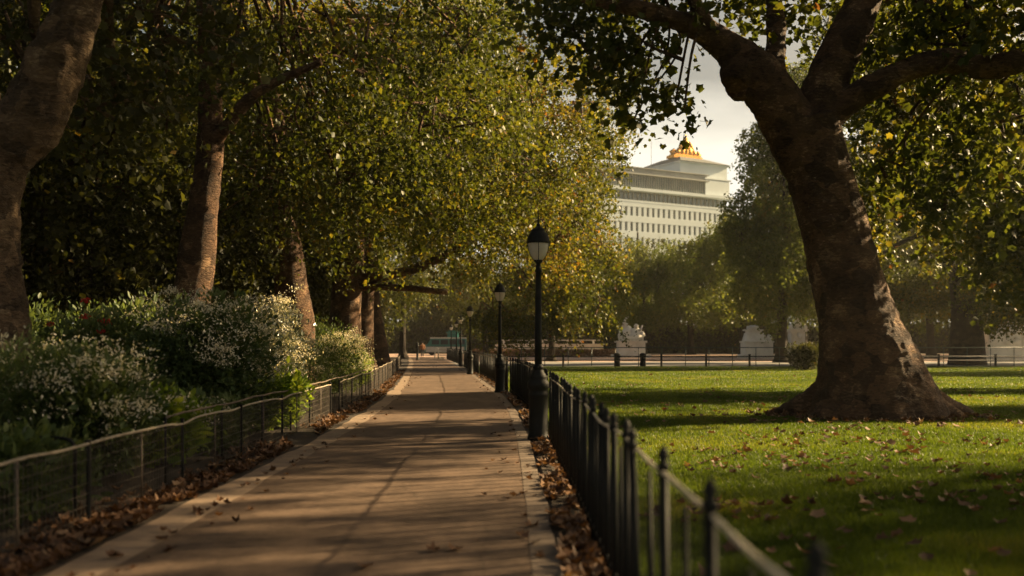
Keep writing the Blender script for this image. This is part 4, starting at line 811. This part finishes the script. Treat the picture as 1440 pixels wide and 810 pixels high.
def person(label, x, y):
    root = thing('person', label, 'person', (x, y, 0), R(200))
    def skin(name, verts, edges, rads, mat):
        me = bpy.data.meshes.new(name); me.from_pydata(verts, edges, []); me.update(); o = link(name, me, root, mat)
        m = o.modifiers.new('skin', 'SKIN'); 
        for i, r_ in enumerate(rads): me.skin_vertices[0].data[i].radius = (r_, r_ * .85)
        me.skin_vertices[0].data[0].use_root = True
        s = o.modifiers.new('sub', 'SUBSURF'); s.levels = 2; s.render_levels = 2; me.materials.clear(); me.materials.append(mat); return o
    for_ = None
    bodyv = [(0, 0, .95), (0, 0, 1.15), (0, 0, 1.38), (0, 0, 1.50), (0, .01, 1.60), (0, .02, 1.70), (.1, 0, .88), (.12, .10, .5), (.12, .02, .08), (.12, .14, .03), (-.1, 0, .88), (-.12, -.06, .5), (-.12, -.16, .08), (-.12, -.05, .03), (.21, 0, 1.4), (.27, -.02, 1.15), (.27, .07, .92), (.27, .10, .82), (-.21, 0, 1.4), (-.27, .02, 1.15), (-.27, .10, .92), (-.27, .13, .82)]
    e = [(0, 1), (1, 2), (2, 3), (3, 4), (4, 5), (0, 6), (6, 7), (7, 8), (8, 9), (0, 10), (10, 11), (11, 12), (12, 13), (2, 14), (14, 15), (15, 16), (16, 17), (2, 18), (18, 19), (19, 20), (20, 21)]
    rr = [.15, .14, .16, .06, .095, .08, .10, .07, .05, .04, .10, .07, .05, .04, .07, .05, .04, .035, .07, .05, .04, .035]
    skin('body', bodyv, e, rr, M['skin'])
    skin('coat', [(0, 0, 1.05), (0, 0, .85), (0, 0, 1.25), (0, 0, 1.42), (.22, 0, 1.39), (.275, -.02, 1.15), (.275, .06, .95), (-.22, 0, 1.39), (-.275, .02, 1.15), (-.275, .09, .95)], [(0, 1), (0, 2), (2, 3), (3, 4), (4, 5), (5, 6), (3, 7), (7, 8), (8, 9)], [.19, .21, .19, .16, .09, .075, .065, .09, .075, .065], M['coat'])
    skin('trousers', [(0, 0, .92), (.1, 0, .84), (.12, .10, .5), (.12, .02, .12), (-.1, 0, .84), (-.12, -.06, .5), (-.12, -.16, .12)], [(0, 1), (1, 2), (2, 3), (0, 4), (4, 5), (5, 6)], [.17, .12, .09, .075, .12, .09, .075], M['trousers'])
    MB().blob((0, -.015, 1.74), (.105, .115, .10), 2, .1).build('hair', M['tyre'], root)
    return root
person('person in an orange coat standing at the far end of the path', gx(594, 119), 119)
gt = thing('low_gate', 'low pale hoop topped barrier at the far end of the path', 'gate', (gx(622, 104), 104, 0)); b = MB()
b.tube([(-.75, 0, -.02), (-.75, 0, 1.0), (-.68, 0, 1.12), (-.55, 0, 1.15), (-.45, 0, 1.1), (-.42, 0, 1.0), (-.42, 0, -.02)], .05, 8); b.build('hoop', M['cream_paint'], gt)
b = MB(); b.tube([(-.4, 0, .95), (1.0, 0, .95)], .03, 6).tube([(-.4, 0, .15), (1.0, 0, .15)], .03, 6)
for k in range(12): b.tube([(-.35 + k * .12, 0, .15), (-.35 + k * .12, 0, .95)], .016, 5)
b.build('bars', M['rail_pale'], gt)
gp = thing('gate_post', 'stout black post left of the path end', 'post', (gx(587, 98), 98, 0)); MB().lathe([(.16, -.05), (.16, .1), (.12, .15), (.11, 1.3), (.15, 1.34), (.15, 1.42), (.1, 1.5), (.13, 1.6), (.02, 1.75)], n=12).build('shaft', M['black_iron'], gp)

# ------------------------------------------------------------------ grass and fallen leaves
rg = np.random.RandomState(61); n = 640000
u = rg.rand(n); y0, y1, e = 2.2, 70.5, -.25; y = (y0 ** e + u * (y1 ** e - y0 ** e)) ** (1 / e)
x = rg.uniform(0, 1, n); xl = .70 + curve(y); xr = np.maximum(xl + 1.5, y * .535 + .8); x = xl + (xr - xl) * x
dist = np.hypot((x - BX) / 1.35, (y - D0)); ok = dist > 1.15; x, y = x[ok], y[ok]; n = len(x)
c = np.stack([x, y, np.full(n, -.012)], 1); ax = np.stack([rg.normal(size=n) * .45, rg.normal(size=n) * .45, np.ones(n)], 1)
hgt = (.030 + .035 * rg.rand(n)) * (.7 + .6 * fbm(c * .9, 5, 2)); ax = unit(ax); lat = unit(np.cross(ax, rg.normal(size=(n, 3)))); wd = (.0035 * np.maximum(1, y / 7))[:, None]
V = np.stack([c - lat * wd, c + lat * wd, c + ax * hgt[:, None]], 1).reshape(-1, 3); Fa = np.arange(3 * n).reshape(-1, 3)
tt = np.clip(.45 + (fbm(c * .5, 8, 3) - .5) * 1.4 + rg.normal(size=n) * .18, 0, 1)
g = link('grass', np_mesh('grass', V, Fa, {'tint': np.repeat(tt, 3)}), None, M['grass']); tag(g, 'short green mown grass of the lawn', 'grass', kind='stuff')

def dry_mesh(seed):
    r = np.random.RandomState(seed); V = LOBED_V.copy(); V[:, 0] -= .45; V[:, 2] += .55 * V[:, 1] ** 2 * r.uniform(.4, 1.6) + .35 * V[:, 0] ** 2 * r.uniform(-.3, 1.2) + r.normal(size=len(V)) * .05
    V[:, 2] -= V[:, 2].min() - .02; return V
DV = [dry_mesh(s) for s in range(10)]
dm = [np_mesh('fallen_leaf', v, LOBED_F, {'tint': np.full(11, t)}) for v, t in zip(DV, (.2, .35, .45, .55, .65, .75, .3, .5, .9, .6))]
for m in dm: m.materials.append(M['dry_leaf'])
# scattered leaves one can count on the lawn
cl = [(rg.uniform(.15, 1), rg.uniform(7, 30)) for k in range(46)]; spots = []
while len(spots) < 230:
    if rg.rand() < .62: fx, yy = cl[rg.randint(len(cl))]; yy = yy + rg.normal() * .25; xx = 1.2 + fx * (yy * .5 - .9) + rg.normal() * .28
    else: yy = 6 * (34 / 6) ** rg.rand(); xx = 1.1 + rg.rand() * (yy * .51 - .8)
    if math.hypot((xx - BX) / 1.3, yy - D0) < 1.3 or xx < .9 + curve(yy): continue
    spots.append((xx, yy))
for k, (xx, yy) in enumerate(spots):
    o = link('fallen_leaf', dm[rg.randint(10)]); s = rg.uniform(.08, .16); o.scale = (s, s, s * rg.uniform(.5, 1.1)); o.location = (xx, yy, .028 + .01 * rg.rand()); o.rotation_euler = (rg.normal() * .25, rg.normal() * .25, rg.uniform(0, 6.28))
    tag(o, 'dry brown plane leaf lying on the green lawn', 'leaf', 'fallen leaves on the lawn')
for (px, py, lb) in ((512, 800, 'lone curled leaf on the path nearest the viewer'), (610, 776, 'dry leaf on the path near the bottom right kerb'), (640, 775, 'pale leaf lying flat on the near path'), (278, 722, 'dark leaf on the left path edging'), (735, 757, 'russet leaf on the path close to the kerb'), (748, 742, 'brown leaf against the near kerb')):
    Y = F * H / (py - HY); o = link('fallen_leaf', dm[rg.randint(10)]); o.scale = (.13, .13, .14); o.location = (gx(px, Y), Y, .012); o.rotation_euler = (.1, .1, rg.uniform(0, 6)); tag(o, lb, 'leaf', 'fallen leaves on the path')
def litter(name, label, x, y, z, s0, s1):
    n = len(x); k = rg.randint(0, 10, n); T = np.array(DV)[k]; a = rg.uniform(0, 6.28, n); tl = rg.normal(size=(n, 2)) * .35; s = rg.uniform(s0, s1, n)[:, None]
    T = T * s[:, :, None]; X_ = T[:, :, 0] * np.cos(a)[:, None] - T[:, :, 1] * np.sin(a)[:, None]; Y_ = T[:, :, 0] * np.sin(a)[:, None] + T[:, :, 1] * np.cos(a)[:, None]; Z_ = T[:, :, 2] + np.abs(X_ * tl[:, :1] + Y_ * tl[:, 1:])
    V = np.stack([X_ + x[:, None], Y_ + y[:, None], Z_ + z[:, None]], 2).reshape(-1, 3); Fa = (LOBED_F[None] + (np.arange(n) * 11)[:, None, None]).reshape(-1, 3)
    o = link(name, np_mesh(name, V, Fa, {'tint': np.repeat(np.clip(rg.normal(size=n) * .25 + .45, 0, 1), 11)}), None, M['dry_leaf']); return tag(o, label, 'leaf litter', kind='stuff')
def ysamp(n, a, b, p=-.3): return (a ** p + rg.rand(n) * (b ** p - a ** p)) ** (1 / p)
n = 2700; y = ysamp(n, 5.5, 60); x = curve(y) - 3.36 - np.abs(rg.normal(size=n)) * .28 + .10 * rg.rand(n); kp = fbm(np.stack([x * 2.2, y * .9, x * 0], 1), 3, 2) > .36
litter('leaf_litter', 'drift of brown fallen leaves along the left fence foot', x[kp], y[kp], rg.rand(kp.sum()) * .02, .07, .15)
n = 1700; y = ysamp(n, 4, 60); x = curve(y) + .37 + rg.rand(n) * .34; kp = fbm(np.stack([x * 2.5, y * 1.1, x * 0], 1), 13, 2) > .40
litter('leaf_litter', 'drift of brown fallen leaves between kerb and iron railing', x[kp], y[kp], .004 + rg.rand(kp.sum()) * .03, .07, .15)
n = 190; y = ysamp(n, 6, 70, -.1); x = curve(y) + np.where(rg.rand(n) < .5, -3.0 + np.abs(rg.normal(size=n)) * .3, .25 - np.abs(rg.normal(size=n)) * .22)
litter('leaf_litter', 'thin scatter of dry leaf scraps blown along the path edges', x, y, np.full(n, .008), .04, .10)
n = 1500; y = ysamp(n, 9, 70, -.1); x = 1.0 + rg.rand(n) * (y * .53); x = np.where(x < curve(y) + 1, curve(y) + 1.2, x); kp = (fbm(np.stack([x * .6, y * .35, x * 0], 1), 23, 2) > .52) & (np.hypot((x - BX) / 1.3, y - D0) > 1.2)
litter('leaf_litter', 'small far scatter of brown leaves over the lawn', x[kp], y[kp], np.full(kp.sum(), .022), .06, .13)
a = rg.uniform(0, 6.28, 420); rr_ = 1.35 + rg.rand(420) ** 2 * .9; x = BX + np.cos(a) * rr_ * 1.25; y = D0 + np.sin(a) * rr_
litter('leaf_litter', 'ring of brown leaves gathered at the big trunk roots', x, y, np.full(420, .02), .08, .16)

# ------------------------------------------------------------------ air
hm, hn, ho = new_mat('haze'); pv = node(hn, 'ShaderNodeVolumePrincipled'); pv.inputs['Color'].default_value = (.95, .90, .78, 1); pv.inputs['Density'].default_value = .0002; pv.inputs['Anisotropy'].default_value = .45
hn.links.new(pv.outputs[0], ho.inputs['Volume'])
tag(MB().box((30, 140, 32), (260, 420, 66)).build('haze', hm), kind='stuff')
